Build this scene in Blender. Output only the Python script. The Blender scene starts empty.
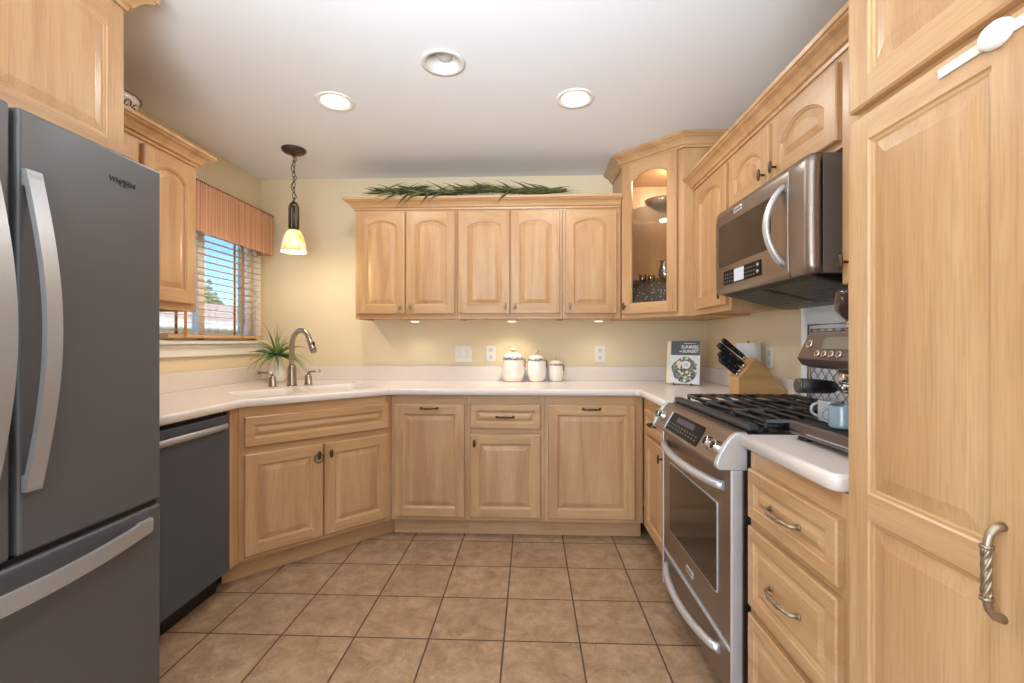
import bpy, bmesh, math, random
from mathutils import Vector, Matrix
random.seed(7)
PI = math.pi
SC = bpy.context.scene
COL = SC.collection

# ------------------------------------------------------------------ camera, world, sun, added fill lamps, exposure
F_PX, YAW, CAM_H = 460.0, 0.0400, 1.207
cd = bpy.data.cameras.new('camera')
cd.sensor_fit = 'HORIZONTAL'; cd.sensor_width = 36.0
cd.lens = F_PX / 1024 * 36.0
cd.clip_start = 0.02
cam = bpy.data.objects.new('camera', cd)
cam.location = (0, 0, CAM_H); cam.rotation_euler = (PI/2, 0, YAW)
COL.objects.link(cam); SC.camera = cam

SC.view_settings.view_transform = 'Standard'
SC.view_settings.look = 'None'
SC.view_settings.gamma = 1.0
SC.view_settings.use_curve_mapping = False
SC.view_settings.exposure = 0.0

wd = bpy.data.worlds.new('world'); SC.world = wd; wd.use_nodes = True
nt = wd.node_tree
bg = nt.nodes['Background']
sky = nt.nodes.new('ShaderNodeTexSky')
sky.sky_type = 'NISHITA'; sky.sun_disc = False
sky.sun_elevation = math.radians(48); sky.sun_rotation = math.radians(150)
sky.air_density = 1.0; sky.dust_density = 0.1; sky.ozone_density = 3.0
tint = nt.nodes.new('ShaderNodeMix'); tint.data_type = 'RGBA'; tint.blend_type = 'MULTIPLY'; tint.inputs['Factor'].default_value = 1
tint.inputs['B'].default_value = (.58, .80, 1.06, 1)
nt.links.new(sky.outputs[0], tint.inputs['A']); nt.links.new(tint.outputs['Result'], bg.inputs[0]); bg.inputs[1].default_value = 0.52

def lamp(kind, name, loc, energy, color, rot=(0, 0, 0), size=None, size_y=None, spot=None, shape=None):
    l = bpy.data.lights.new(name, kind); l.energy = energy; l.color = color
    if kind == 'AREA':
        l.shape = shape or ('RECTANGLE' if size_y else 'SQUARE'); l.size = size
        if size_y: l.size_y = size_y
    elif kind == 'SUN':
        l.angle = size
    else:
        l.shadow_soft_size = size
    if kind == 'SPOT':
        l.spot_size = spot; l.spot_blend = 1.0
    o = bpy.data.objects.new(name, l); o.location = loc; o.rotation_euler = rot
    COL.objects.link(o); return o

# sun comes over the house from behind and to the right: it lights the neighbour's house only
lamp('SUN', 'sun', (4, -4, 8), 9, (1, .95, .86), (math.radians(38), 0, math.radians(52)), math.radians(.6))
# added area lamp at the unseen patio door, fills the room from behind
lamp('AREA', 'patio_fill', (-.35, -3.12, 1.25), 15, (.82, .915, 1), (PI/2, 0, 0), 2.5, 2.1)
# added up-light that brightens the ceiling, like a bounced flash
lamp('SPOT', 'ceiling_fill', (-.25, -.55, 1.35), 530, (.79, .90, 1), (PI-.86, 0, 0), .45, spot=1.55)
lamp('AREA', 'side_fill', (-2.03, -1.35, 1.20), 72, (.80, .91, 1), (0, -PI/2, 0), 1.8, 1.6)  # area lamp added at the made-up side window, brightens pantry and drawers

# ------------------------------------------------------------------ materials
def lin(c):
    return tuple(((v/255)/12.92 if v/255 <= .04045 else ((v/255+.055)/1.055)**2.4) for v in c) + (1,)

def mat(name, rgb, rough=.5, metal=0, emit=None, es=0, coat=0, spec=None, noise=None, bump=None):
    m = bpy.data.materials.new(name); m.use_nodes = True
    n = m.node_tree; b = n.nodes['Principled BSDF']
    b.inputs['Base Color'].default_value = lin(rgb)
    b.inputs['Roughness'].default_value = rough; b.inputs['Metallic'].default_value = metal
    if coat: b.inputs['Coat Weight'].default_value = coat; b.inputs['Coat Roughness'].default_value = .15
    if spec is not None: b.inputs['Specular IOR Level'].default_value = spec
    if emit: b.inputs['Emission Color'].default_value = lin(emit); b.inputs['Emission Strength'].default_value = es
    tc = n.nodes.new('ShaderNodeTexCoord')
    if noise:                                     # (scale xyz, second colour, contrast lo, hi)
        sc, rgb2, lo, hi = noise
        mp = n.nodes.new('ShaderNodeMapping'); mp.inputs['Scale'].default_value = sc
        tx = n.nodes.new('ShaderNodeTexNoise'); tx.inputs['Scale'].default_value = 1; tx.inputs['Detail'].default_value = 6
        rp = n.nodes.new('ShaderNodeValToRGB')
        rp.color_ramp.elements[0].position = lo; rp.color_ramp.elements[1].position = hi
        rp.color_ramp.elements[0].color = lin(rgb2); rp.color_ramp.elements[1].color = lin(rgb)
        n.links.new(tc.outputs['Object'], mp.inputs[0]); n.links.new(mp.outputs[0], tx.inputs['Vector'])
        n.links.new(tx.outputs['Fac'], rp.inputs[0]); n.links.new(rp.outputs[0], b.inputs['Base Color'])
    if bump:                                      # (scale, strength)
        tx = n.nodes.new('ShaderNodeTexNoise'); tx.inputs['Scale'].default_value = bump[0]; tx.inputs['Detail'].default_value = 3
        bp = n.nodes.new('ShaderNodeBump'); bp.inputs['Strength'].default_value = bump[1]; bp.inputs['Distance'].default_value = .002
        n.links.new(tc.outputs['Object'], tx.inputs['Vector']); n.links.new(tx.outputs['Fac'], bp.inputs['Height'])
        n.links.new(bp.outputs[0], b.inputs['Normal'])
    return m

def wood(name, light, mid, dark, axis, rough=.36):
    """oak: long streaks along one local axis plus fine open pores"""
    m = bpy.data.materials.new(name); m.use_nodes = True
    n = m.node_tree; b = n.nodes['Principled BSDF']; L = n.links.new
    b.inputs['Roughness'].default_value = rough; b.inputs['Coat Weight'].default_value = .15; b.inputs['Coat Roughness'].default_value = .25
    tc = n.nodes.new('ShaderNodeTexCoord'); oi = n.nodes.new('ShaderNodeObjectInfo')
    ml = n.nodes.new('ShaderNodeVectorMath'); ml.operation = 'SCALE'; ml.inputs[0].default_value = (7.3, 5.1, 9.7)
    ad = n.nodes.new('ShaderNodeVectorMath'); ad.operation = 'ADD'
    L(oi.outputs['Random'], ml.inputs['Scale']); L(tc.outputs['Object'], ad.inputs[0]); L(ml.outputs[0], ad.inputs[1])
    def chain(along, across, detail):
        mp = n.nodes.new('ShaderNodeMapping')
        s = [across]*3; s[axis] = along; mp.inputs['Scale'].default_value = s
        tx = n.nodes.new('ShaderNodeTexNoise'); tx.inputs['Scale'].default_value = 1; tx.inputs['Detail'].default_value = detail
        tx.inputs['Distortion'].default_value = .6
        L(ad.outputs[0], mp.inputs[0]); L(mp.outputs[0], tx.inputs['Vector']); return tx
    broad = chain(1.3, 14, 4); pores = chain(9, 260, 3)
    rp = n.nodes.new('ShaderNodeValToRGB'); e = rp.color_ramp.elements
    e[0].position = .32; e[0].color = lin(dark); e[1].position = .68; e[1].color = lin(light)
    k = rp.color_ramp.elements.new(.5); k.color = lin(mid)
    L(broad.outputs['Fac'], rp.inputs[0])
    r2 = n.nodes.new('ShaderNodeValToRGB'); r2.color_ramp.elements[0].position = .36; r2.color_ramp.elements[1].position = .52
    r2.color_ramp.elements[0].color = (.80, .77, .72, 1); r2.color_ramp.elements[1].color = (1, 1, 1, 1)
    L(pores.outputs['Fac'], r2.inputs[0])
    mx = n.nodes.new('ShaderNodeMix'); mx.data_type = 'RGBA'; mx.blend_type = 'MULTIPLY'; mx.inputs['Factor'].default_value = .55
    L(rp.outputs[0], mx.inputs['A']); L(r2.outputs[0], mx.inputs['B']); L(mx.outputs['Result'], b.inputs['Base Color'])
    return m

OAK = ((206, 165, 121), (198, 155, 110), (185, 140, 96))
OV = wood('oak_vertical', *OAK, 2); OH = wood('oak_horizontal', *OAK, 0); OY = wood('oak_depth', *OAK, 1)
OAKS = [OV, OH, OY]
BLOCKW = wood('block_beech', (206, 160, 104), (196, 148, 92), (178, 130, 78), 0)

def brushed(name, rgb, rough, axis=2, metal=1.0, smudge=.06):
    m = bpy.data.materials.new(name); m.use_nodes = True
    n = m.node_tree; b = n.nodes['Principled BSDF']; L = n.links.new
    b.inputs['Base Color'].default_value = lin(rgb); b.inputs['Metallic'].default_value = metal
    tc = n.nodes.new('ShaderNodeTexCoord'); mp = n.nodes.new('ShaderNodeMapping')
    s = [500]*3; s[axis] = 3; mp.inputs['Scale'].default_value = s
    tx = n.nodes.new('ShaderNodeTexNoise'); tx.inputs['Scale'].default_value = 1; tx.inputs['Detail'].default_value = 2
    L(tc.outputs['Object'], mp.inputs[0]); L(mp.outputs[0], tx.inputs['Vector'])
    t2 = n.nodes.new('ShaderNodeTexNoise'); t2.inputs['Scale'].default_value = 3.5; t2.inputs['Detail'].default_value = 4; t2.inputs['Distortion'].default_value = 1.2
    L(tc.outputs['Object'], t2.inputs['Vector'])
    a = n.nodes.new('ShaderNodeMath'); a.operation = 'MULTIPLY_ADD'; a.inputs[1].default_value = smudge*2; a.inputs[2].default_value = rough - smudge
    L(t2.outputs['Fac'], a.inputs[0]); L(a.outputs[0], b.inputs['Roughness'])
    bp = n.nodes.new('ShaderNodeBump'); bp.inputs['Strength'].default_value = .06; bp.inputs['Distance'].default_value = .001
    L(tx.outputs['Fac'], bp.inputs['Height']); L(bp.outputs[0], b.inputs['Normal'])
    return m

FRIDGE = brushed('fridge_steel', (98, 99, 102), .38, 2, .25, .12)
FRIDGE_H = brushed('fridge_handle_steel', (176, 177, 180), .34, 2, .4)
DWM = brushed('dishwasher_steel', (80, 87, 97), .36, 0, .1)
STEEL = brushed('stainless', (158, 146, 136), .34, 1, .9)
STEELB = brushed('stainless_bright', (214, 215, 218), .34, 1, .6)
BLK = mat('black_plastic', (18, 18, 19), .4)
BLKG = mat('black_glass', (18, 17, 19), .35, spec=.12)
OVGL = mat('oven_glass', (46, 38, 33), .12, spec=.45)
IRON = mat('cast_iron', (34, 34, 36), .36, bump=(300, .3))
ENAM = mat('black_enamel', (24, 24, 26), .22)
BRONZE = mat('aged_bronze', (96, 80, 64), .38, .9)
PEWT = mat('aged_pewter', (168, 152, 130), .36, .85)
NICK = brushed('brushed_nickel', (168, 154, 138), .28, 2)
WALLM = mat('wall_paint', (232, 215, 181), .75, bump=(90, .12))
CEIL = mat('ceiling_paint', (236, 237, 238), .85, bump=(60, .1))
WHITE = mat('white_trim', (240, 236, 228), .4)
PLATE = mat('plate_plastic', (238, 235, 226), .35)
COUNT = mat('solid_surface', (240, 230, 222), .22, noise=((420, 420, 420), (228, 214, 204), .30, .62))
SINKM = mat('sink_white', (238, 228, 218), .2)
BSP = mat('range_backsplash', (232, 234, 238), .3)
GREENS = [mat('leaf_%d' % i, c, .5) for i, c in enumerate([(104, 140, 76), (76, 118, 58), (138, 164, 100)])]
GARL = [mat('garland_%d' % i, c, .6) for i, c in enumerate([(88, 92, 46), (110, 110, 60), (66, 74, 38)])]
CER = mat('ivory_ceramic', (242, 236, 226), .15, coat=.5)
CERB = mat('canister_band', (206, 198, 184), .3, noise=((110, 110, 110), (70, 66, 78), .44, .52))
GOLD = mat('canister_knob', (226, 206, 160), .3, .1)
SILV = mat('chrome', (220, 220, 222), .12, 1)
GREYM = mat('display_grey', (170, 176, 184), .3)
LCD = mat('display_lit', (200, 206, 214), .3, emit=(205, 212, 222), es=.25)

def glassmat(name, tint=(245, 248, 248), gloss=.08, rough=.02):
    m = bpy.data.materials.new(name); m.use_nodes = True
    n = m.node_tree; n.nodes.remove(n.nodes['Principled BSDF']); out = n.nodes['Material Output']
    t = n.nodes.new('ShaderNodeBsdfTransparent'); t.inputs[0].default_value = lin(tint)
    g = n.nodes.new('ShaderNodeBsdfGlossy'); g.inputs['Roughness'].default_value = rough
    fr = n.nodes.new('ShaderNodeLayerWeight'); fr.inputs['Blend'].default_value = .25
    mu = n.nodes.new('ShaderNodeMath'); mu.operation = 'MULTIPLY_ADD'; mu.inputs[1].default_value = .6; mu.inputs[2].default_value = gloss*.4
    n.links.new(fr.outputs['Fresnel'], mu.inputs[0])
    mx = n.nodes.new('ShaderNodeMixShader'); n.links.new(mu.outputs[0], mx.inputs[0])
    n.links.new(t.outputs[0], mx.inputs[1]); n.links.new(g.outputs[0], mx.inputs[2]); n.links.new(mx.outputs[0], out.inputs[0])
    return m
GLASS = glassmat('clear_glass'); CRYS = glassmat('crystal', (228, 230, 232), .95, .08)

# ------------------------------------------------------------------ mesh helpers
class MB:
    def __init__(s): s.bm = bmesh.new()
    def _done(s, faces, m, smooth):
        for f in faces:
            f.material_index = m; f.smooth = smooth
    def box(s, x0, x1, y0, y1, z0, z1, m=0, bev=0, seg=2):
        before = set(s.bm.faces)
        v = [s.bm.verts.new(p) for p in ((x0,y0,z0),(x1,y0,z0),(x1,y1,z0),(x0,y1,z0),(x0,y0,z1),(x1,y0,z1),(x1,y1,z1),(x0,y1,z1))]
        fs = [s.bm.faces.new([v[i] for i in q]) for q in ((3,2,1,0),(4,5,6,7),(0,1,5,4),(1,2,6,5),(2,3,7,6),(3,0,4,7))]
        if bev:
            es = list({e for f in fs for e in f.edges})
            bmesh.ops.bevel(s.bm, geom=es, offset=bev, segments=seg, profile=.5, affect='EDGES', clamp_overlap=True)
        s._done([f for f in s.bm.faces if f not in before], m, False)
        return s
    def rings(s, rings, m=0, smooth=True, cap0=True, cap1=True, closed=True, mats=None):
        vs = [[s.bm.verts.new(p) for p in r] for r in rings]
        n = len(vs[0]); fs = []
        for a, b in zip(vs, vs[1:]):
            for i in range(n if closed else n-1):
                j = (i+1) % n
                try:
                    f = s.bm.faces.new((a[i], a[j], b[j], b[i])); fs.append(f)
                    f.material_index = mats(i) if mats else m; f.smooth = smooth
                except ValueError: pass
        for c, r in ((cap0, vs[0][::-1]), (cap1, vs[-1])):
            if c:
                f = s.bm.faces.new(r); f.material_index = m; f.smooth = False; fs.append(f)
        return fs
    def lathe(s, prof, c=(0,0,0), seg=24, m=0, cap0=True, cap1=True, sx=1, sy=1):
        """prof: (radius, z) from the bottom up"""
        s.rings([[(c[0]+r*sx*math.cos(2*PI*i/seg), c[1]+r*sy*math.sin(2*PI*i/seg), c[2]+z) for i in range(seg)] for r, z in prof], m, True, cap0, cap1)
        return s
    def cyl(s, p0, p1, r0, r1=None, seg=16, m=0, smooth=True):
        s.tube([p0, p1], r0, seg, m, r_end=r1 if r1 is not None else r0, smooth=smooth); return s
    def tube(s, pts, r, seg=10, m=0, closed=False, r_end=None, flat=(1, 1), up=None, smooth=True, radii=None):
        P = [Vector(p) for p in pts]; n = len(P); R = []
        u = Vector(up) if up else None
        for i, p in enumerate(P):
            if closed: t = P[(i+1) % n] - P[i-1]
            else: t = P[min(i+1, n-1)] - P[max(i-1, 0)]
            t.normalize()
            if u is None: u = Vector((0, 0, 1)) if abs(t.z) < .9 else Vector((1, 0, 0))
            a = u - t*u.dot(t)
            if a.length < 1e-5: a = t.orthogonal()
            a.normalize(); b = t.cross(a)
            if up is None: u = a
            rr = radii[i] if radii else (r if r_end is None else r + (r_end-r)*i/(n-1))
            R.append([p + (a*math.cos(2*PI*k/seg)*flat[0] + b*math.sin(2*PI*k/seg)*flat[1])*rr for k in range(seg)])
        if closed: R.append(R[0]); s.rings(R, m, smooth, False, False)
        else: s.rings(R, m, smooth)
        return s
    def ell(s, c, r, m=0, seg=16, nr=10):
        pr = [(max(math.sin(PI*i/nr), 1e-3), -math.cos(PI*i/nr)) for i in range(nr+1)]
        s.rings([[(c[0]+q*r[0]*math.cos(2*PI*k/seg), c[1]+q*r[1]*math.sin(2*PI*k/seg), c[2]+h*r[2]) for k in range(seg)] for q, h in pr], m)
        return s
    def prism(s, poly, lo, hi, axis='z', m=0, bev=0):
        """polygon in the two other axes, extruded along axis"""
        def P(a, b, h):
            return {'z': (a, b, h), 'y': (a, h, b), 'x': (h, a, b)}[axis]
        before = set(s.bm.faces)
        lo_v = [s.bm.verts.new(P(a, b, lo)) for a, b in poly]; hi_v = [s.bm.verts.new(P(a, b, hi)) for a, b in poly]
        n = len(poly)
        fs = [s.bm.faces.new(lo_v[::-1]), s.bm.faces.new(hi_v)] + [s.bm.faces.new((lo_v[i], lo_v[(i+1) % n], hi_v[(i+1) % n], hi_v[i])) for i in range(n)]
        if bev:
            es = list({e for f in fs for e in f.edges})
            bmesh.ops.bevel(s.bm, geom=es, offset=bev, segments=2, profile=.5, affect='EDGES', clamp_overlap=True)
        s._done([f for f in s.bm.faces if f not in before], m, False); return s
    def xform(s, M):
        bmesh.ops.transform(s.bm, matrix=M, verts=s.bm.verts); return s
    def build(s, name, mats, parent=None, loc=(0,0,0), rot=(0,0,0)):
        bmesh.ops.recalc_face_normals(s.bm, faces=s.bm.faces)
        me = bpy.data.meshes.new(name); s.bm.to_mesh(me); s.bm.free()
        for x in (mats if isinstance(mats, (list, tuple)) else [mats]): me.materials.append(x)
        o = bpy.data.objects.new(name, me); COL.objects.link(o)
        o.parent = parent; o.location = loc; o.rotation_euler = rot
        return o

def tag(o, label, cat, group=None):
    o['label'] = label; o['category'] = cat
    if group: o['group'] = group
    return o
def thing(name, label, cat, loc=(0,0,0), rz=0, group=None):
    o = bpy.data.objects.new(name, None); COL.objects.link(o); o.empty_display_size = .05
    o.location = loc; o.rotation_euler = (0, 0, rz); return tag(o, label, cat, group)
def struct(o):
    o['kind'] = 'structure'; return o
def offset_poly(pts, d, closed=False):
    """offset to the right of the direction of travel, mitred"""
    out = []; n = len(pts)
    for i, p in enumerate(pts):
        p = Vector(p); ns = []
        for a, b in (((i-1), i), (i, (i+1))):
            if not closed and (a < 0 or b >= n): continue
            t = (Vector(pts[b % n]) - Vector(pts[a % n])).normalized(); ns.append(Vector((t.y, -t.x)))
        if len(ns) == 1: out.append(p + ns[0]*d)
        else:
            k = (ns[0]+ns[1]).normalized(); out.append(p + k*(d/max(k.dot(ns[0]), .2)))
    return [tuple(q) for q in out]
def sweep(mb, path, prof, m=0):
    """profile (out, z) swept along a 2-D path; out is to the right of travel"""
    cols = [offset_poly(path, o) for o, z in prof]
    R = [[(cols[k][i][0], cols[k][i][1], prof[k][1]) for k in range(len(prof))] for i in range(len(path))]
    mb.rings(R, m, False)
def text_mesh(name, body, size, material, parent, loc, rot, depth=.0008, shear=0, align='CENTER', bold=0):
    c = bpy.data.curves.new(name, 'FONT'); c.body = body; c.size = size; c.extrude = depth; c.shear = shear
    c.align_x = align; c.align_y = 'CENTER'; c.resolution_u = 3; c.offset = bold
    t = bpy.data.objects.new(name, c); COL.objects.link(t)
    dg = bpy.context.evaluated_depsgraph_get(); dg.update()
    me = bpy.data.meshes.new_from_object(t.evaluated_get(dg))
    bpy.data.objects.remove(t); bpy.data.curves.remove(c)
    me.materials.clear(); me.materials.append(material)
    o = bpy.data.objects.new(name, me); COL.objects.link(o); o.parent = parent; o.location = loc; o.rotation_euler = rot
    return o
def arc(c, r, a0, a1, n, ax1, ax2):
    A, B, c = Vector(ax1), Vector(ax2), Vector(c)
    return [c + A*r*math.cos(a0+(a1-a0)*i/n) + B*r*math.sin(a0+(a1-a0)*i/n) for i in range(n+1)]

# ------------------------------------------------------------------ the room
XL, XR, YB, YF, ZC = -2.06, 1.295, 3.43, -3.2, 2.438
TILE = .305
def floor_mat():
    m = bpy.data.materials.new('floor_tile'); m.use_nodes = True
    n = m.node_tree; b = n.nodes['Principled BSDF']; L = n.links.new
    tc = n.nodes.new('ShaderNodeTexCoord'); mp = n.nodes.new('ShaderNodeMapping')
    # joints at x = -0.107 + k*TILE, y = 2.4616 - k*TILE
    mp.inputs['Location'].default_value = (.107/TILE + 40, -2.4616/TILE + 40, 0)
    mp.inputs['Scale'].default_value = (1/TILE, 1/TILE, 1)
    L(tc.outputs['Object'], mp.inputs[0])
    br = n.nodes.new('ShaderNodeTexBrick'); br.offset = 0; br.squash = 1
    br.inputs['Scale'].default_value = 1; br.inputs['Brick Width'].default_value = 1; br.inputs['Row Height'].default_value = 1
    br.inputs['Mortar Size'].default_value = .013; br.inputs['Mortar Smooth'].default_value = .25; br.inputs['Bias'].default_value = 0
    br.inputs['Color1'].default_value = (0, 0, 0, 1); br.inputs['Color2'].default_value = (1, 1, 1, 1); br.inputs['Mortar'].default_value = (.5, .5, .5, 1)
    L(mp.outputs[0], br.inputs['Vector'])
    # clouding differs from tile to tile
    ad = n.nodes.new('ShaderNodeVectorMath'); ad.operation = 'ADD'
    fl = n.nodes.new('ShaderNodeVectorMath'); fl.operation = 'FLOOR'; L(mp.outputs[0], fl.inputs[0])
    sc = n.nodes.new('ShaderNodeVectorMath'); sc.operation = 'MULTIPLY'; sc.inputs[1].default_value = (3.7, 5.3, 0); L(fl.outputs[0], sc.inputs[0])
    L(mp.outputs[0], ad.inputs[0]); L(sc.outputs[0], ad.inputs[1])
    no = n.nodes.new('ShaderNodeTexNoise'); no.inputs['Scale'].default_value = 3.4; no.inputs['Detail'].default_value = 12; no.inputs['Roughness'].default_value = .74; no.inputs['Distortion'].default_value = .5
    L(ad.outputs[0], no.inputs['Vector'])
    rp = n.nodes.new('ShaderNodeValToRGB'); e = rp.color_ramp.elements
    e[0].position = .30; e[0].color = lin((132, 102, 76)); e[1].position = .72; e[1].color = lin((196, 166, 136))
    k = e.new(.5); k.color = lin((168, 136, 106)); L(no.outputs['Fac'], rp.inputs[0])
    # pale thin veins
    n2 = n.nodes.new('ShaderNodeTexNoise'); n2.inputs['Scale'].default_value = 3.1; n2.inputs['Detail'].default_value = 6; n2.inputs['Distortion'].default_value = 2
    L(ad.outputs[0], n2.inputs['Vector'])
    r2 = n.nodes.new('ShaderNodeValToRGB'); r2.color_ramp.elements[0].position = .485; r2.color_ramp.elements[0].color = (0, 0, 0, 1)
    r2.color_ramp.elements[1].position = .515; r2.color_ramp.elements[1].color = (0, 0, 0, 1)
    q = r2.color_ramp.elements.new(.5); q.color = (.35, .35, .35, 1); L(n2.outputs['Fac'], r2.inputs[0])
    mv = n.nodes.new('ShaderNodeMix'); mv.data_type = 'RGBA'; L(r2.outputs[0], mv.inputs['Factor']); L(rp.outputs[0], mv.inputs['A']); mv.inputs['B'].default_value = lin((214, 190, 160))
    mt = n.nodes.new('ShaderNodeMix'); mt.data_type = 'RGBA'; mt.blend_type = 'MULTIPLY'; mt.inputs['Factor'].default_value = .12
    L(mv.outputs['Result'], mt.inputs['A']); L(br.outputs['Color'], mt.inputs['B'])
    mx = n.nodes.new('ShaderNodeMix'); mx.data_type = 'RGBA'; mx.inputs['B'].default_value = lin((90, 68, 50))
    L(br.outputs['Fac'], mx.inputs['Factor']); L(mt.outputs['Result'], mx.inputs['A']); L(mx.outputs['Result'], b.inputs['Base Color'])
    ro = n.nodes.new('ShaderNodeMath'); ro.operation = 'MULTIPLY_ADD'; ro.inputs[1].default_value = .45; ro.inputs[2].default_value = .36
    L(br.outputs['Fac'], ro.inputs[0]); L(ro.outputs[0], b.inputs['Roughness'])
    bp = n.nodes.new('ShaderNodeBump'); bp.inputs['Strength'].default_value = .5; bp.inputs['Distance'].default_value = .004; bp.invert = True
    L(br.outputs['Fac'], bp.inputs['Height'])
    bp2 = n.nodes.new('ShaderNodeBump'); bp2.inputs['Strength'].default_value = .12; bp2.inputs['Distance'].default_value = .003
    L(no.outputs['Fac'], bp2.inputs['Height']); L(bp.outputs[0], bp2.inputs['Normal']); L(bp2.outputs[0], b.inputs['Normal'])
    return m

b = MB(); b.box(XL-.15, XR+.15, YF-.15, YB+.15, -.1, 0); struct(b.build('floor', floor_mat()))

LIGHTS = [(-1.00, 2.32), (.226, 2.34)]
GIMBAL = (-.385, 2.016)
def ceiling():
    bm = bmesh.new(); edges = []
    def loop(pts):
        v = [bm.verts.new(p) for p in pts]; return [bm.edges.new((v[i], v[(i+1) % len(v)])) for i in range(len(v))]
    edges += loop([(XL-.15, YF-.15, ZC), (XR+.15, YF-.15, ZC), (XR+.15, YB+.15, ZC), (XL-.15, YB+.15, ZC)])
    for cx, cy in LIGHTS+[GIMBAL]:
        edges += loop([(cx+.078*math.cos(2*PI*i/32), cy+.078*math.sin(2*PI*i/32), ZC) for i in range(32)])
    bmesh.ops.triangle_fill(bm, edges=edges, use_beauty=True)
    bmesh.ops.recalc_face_normals(bm, faces=bm.faces)
    m = MB(); m.bm.free(); m.bm = bm
    m.box(XL-.15, XR+.15, YF-.15, YB+.15, ZC+.2, ZC+.3)      # roof deck over the ceiling
    for x0, x1, y0, y1 in ((XL-.15, XL-.1, YF-.15, YB+.15), (XR+.1, XR+.15, YF-.15, YB+.15), (XL-.15, XR+.15, YF-.15, YF-.1), (XL-.15, XR+.15, YB+.1, YB+.15)):
        m.box(x0, x1, y0, y1, ZC+.001, ZC+.2)
    return struct(m.build('ceiling', CEIL))
ceiling()
b = MB(); b.box(XL-.12, XR+.12, YB, YB+.12, 0, ZC); struct(b.build('wall_back', WALLM))
b = MB(); b.box(XR, XR+.12, YF, YB, 0, ZC); struct(b.build('wall_right', WALLM))
WY0, WY1, WZ0, WZ1 = 2.44, 3.345, 1.215, 2.06
b = MB()
b.box(XL-.12, XL, YF, -2.2, 0, ZC); b.box(XL-.12, XL, -.5, WY0, 0, ZC); b.box(XL-.12, XL, WY1, YB, 0, ZC)
b.box(XL-.12, XL, -2.2, -.5, 0, .25); b.box(XL-.12, XL, -2.2, -.5, 2.15, ZC)
b.box(XL-.12, XL, WY0, WY1, 0, WZ0); b.box(XL-.12, XL, WY0, WY1, WZ1, ZC); struct(b.build('wall_left', WALLM))
b = MB()
b.box(XL-.12, -1.65, YF-.12, YF, 0, ZC); b.box(.95, XR+.12, YF-.12, YF, 0, ZC); b.box(-1.65, .95, YF-.12, YF, 2.3, ZC); struct(b.build('wall_front', WALLM))
# unseen patio door behind the camera, added as an opening for light
dr = bpy.data.objects.new('added_door_1', None); COL.objects.link(dr); dr.location = (-.35, YF-.06, 0); struct(dr)
b = MB()
for x0, x1, z0, z1 in ((-1.3, -1.22, 0, 2.3), (1.22, 1.3, 0, 2.3), (-.04, .04, 0, 2.3), (-1.22, 1.22, 2.22, 2.3), (-1.22, 1.22, 0, .08)):
    b.box(x0, x1, -.03, .03, z0, z1, 0, .004)
b.build('door_frame', WHITE, dr)
b = MB(); b.box(-1.22, 1.22, -.004, .004, .08, 2.22); b.build('door_glass', GLASS, dr)

# tall unseen side window, added behind the camera to light the pantry side
w2 = bpy.data.objects.new('added_window_2', None); COL.objects.link(w2); w2.location = (XL-.06, -1.35, .25); struct(w2)
b = MB()
for y0, y1, z0, z1 in ((-.85, -.79, 0, 1.9), (.79, .85, 0, 1.9), (-.03, .03, 0, 1.9), (-.79, .79, 1.84, 1.9), (-.79, .79, 0, .06)): b.box(-.03, .03, y0, y1, z0, z1, 0, .004)
b.build('window_frame', WHITE, w2)
b = MB(); b.box(-.004, .004, -.79, .79, .06, 1.84); b.build('window_pane', GLASS, w2)

# sink window
w = bpy.data.objects.new('window_1', None); COL.objects.link(w); w.location = (XL, (WY0+WY1)/2, WZ0); struct(w)
def W(b): return b.xform(Matrix.Translation((-XL, -(WY0+WY1)/2, -WZ0)))
b = MB()   # casing on the room side and reveal
b.box(XL, XL+.018, WY1, WY1+.068, WZ0-.02, WZ1+.07, 0, .004); b.box(XL, XL+.018, WY0-.075, WY0, WZ0-.02, WZ1+.07, 0, .004)
b.box(XL, XL+.018, WY0, WY1, WZ1, WZ1+.07, 0, .004)
W(b).build('window_casing', WHITE, w)
b = MB()   # sliding sash frames
for y0, y1, z0, z1 in ((WY0, WY0+.045, WZ0, WZ1), (WY1-.04, WY1, WZ0, WZ1), (WY0, WY1, WZ0, WZ0+.04), (WY0, WY1, WZ1-.04, WZ1), (2.80, 2.86, WZ0, WZ1)):
    b.box(XL-.060, XL-.020, y0, y1, z0, z1, 0, .003)
W(b).build('window_frame', WHITE, w)
b = MB(); b.box(XL-.043, XL-.037, WY0+.045, WY1-.04, WZ0+.04, WZ1-.04); W(b).build('window_pane', GLASS, w)
b = MB(); b.box(XL-.018, XL+.055, WY0-.11, WY1+.08, WZ0-.025, WZ0, 0, .008); W(b).build('window_sill', WHITE, w)
b = MB(); b.box(XL, XL+.022, WY0-.09, WY1+.072, WZ0-.10, WZ0-.025, 0, .006); b.box(XL, XL+.03, WY0-.095, WY1+.078, WZ0-.045, WZ0-.026, 0, .006)
W(b).build('window_apron', WHITE, w)

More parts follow.
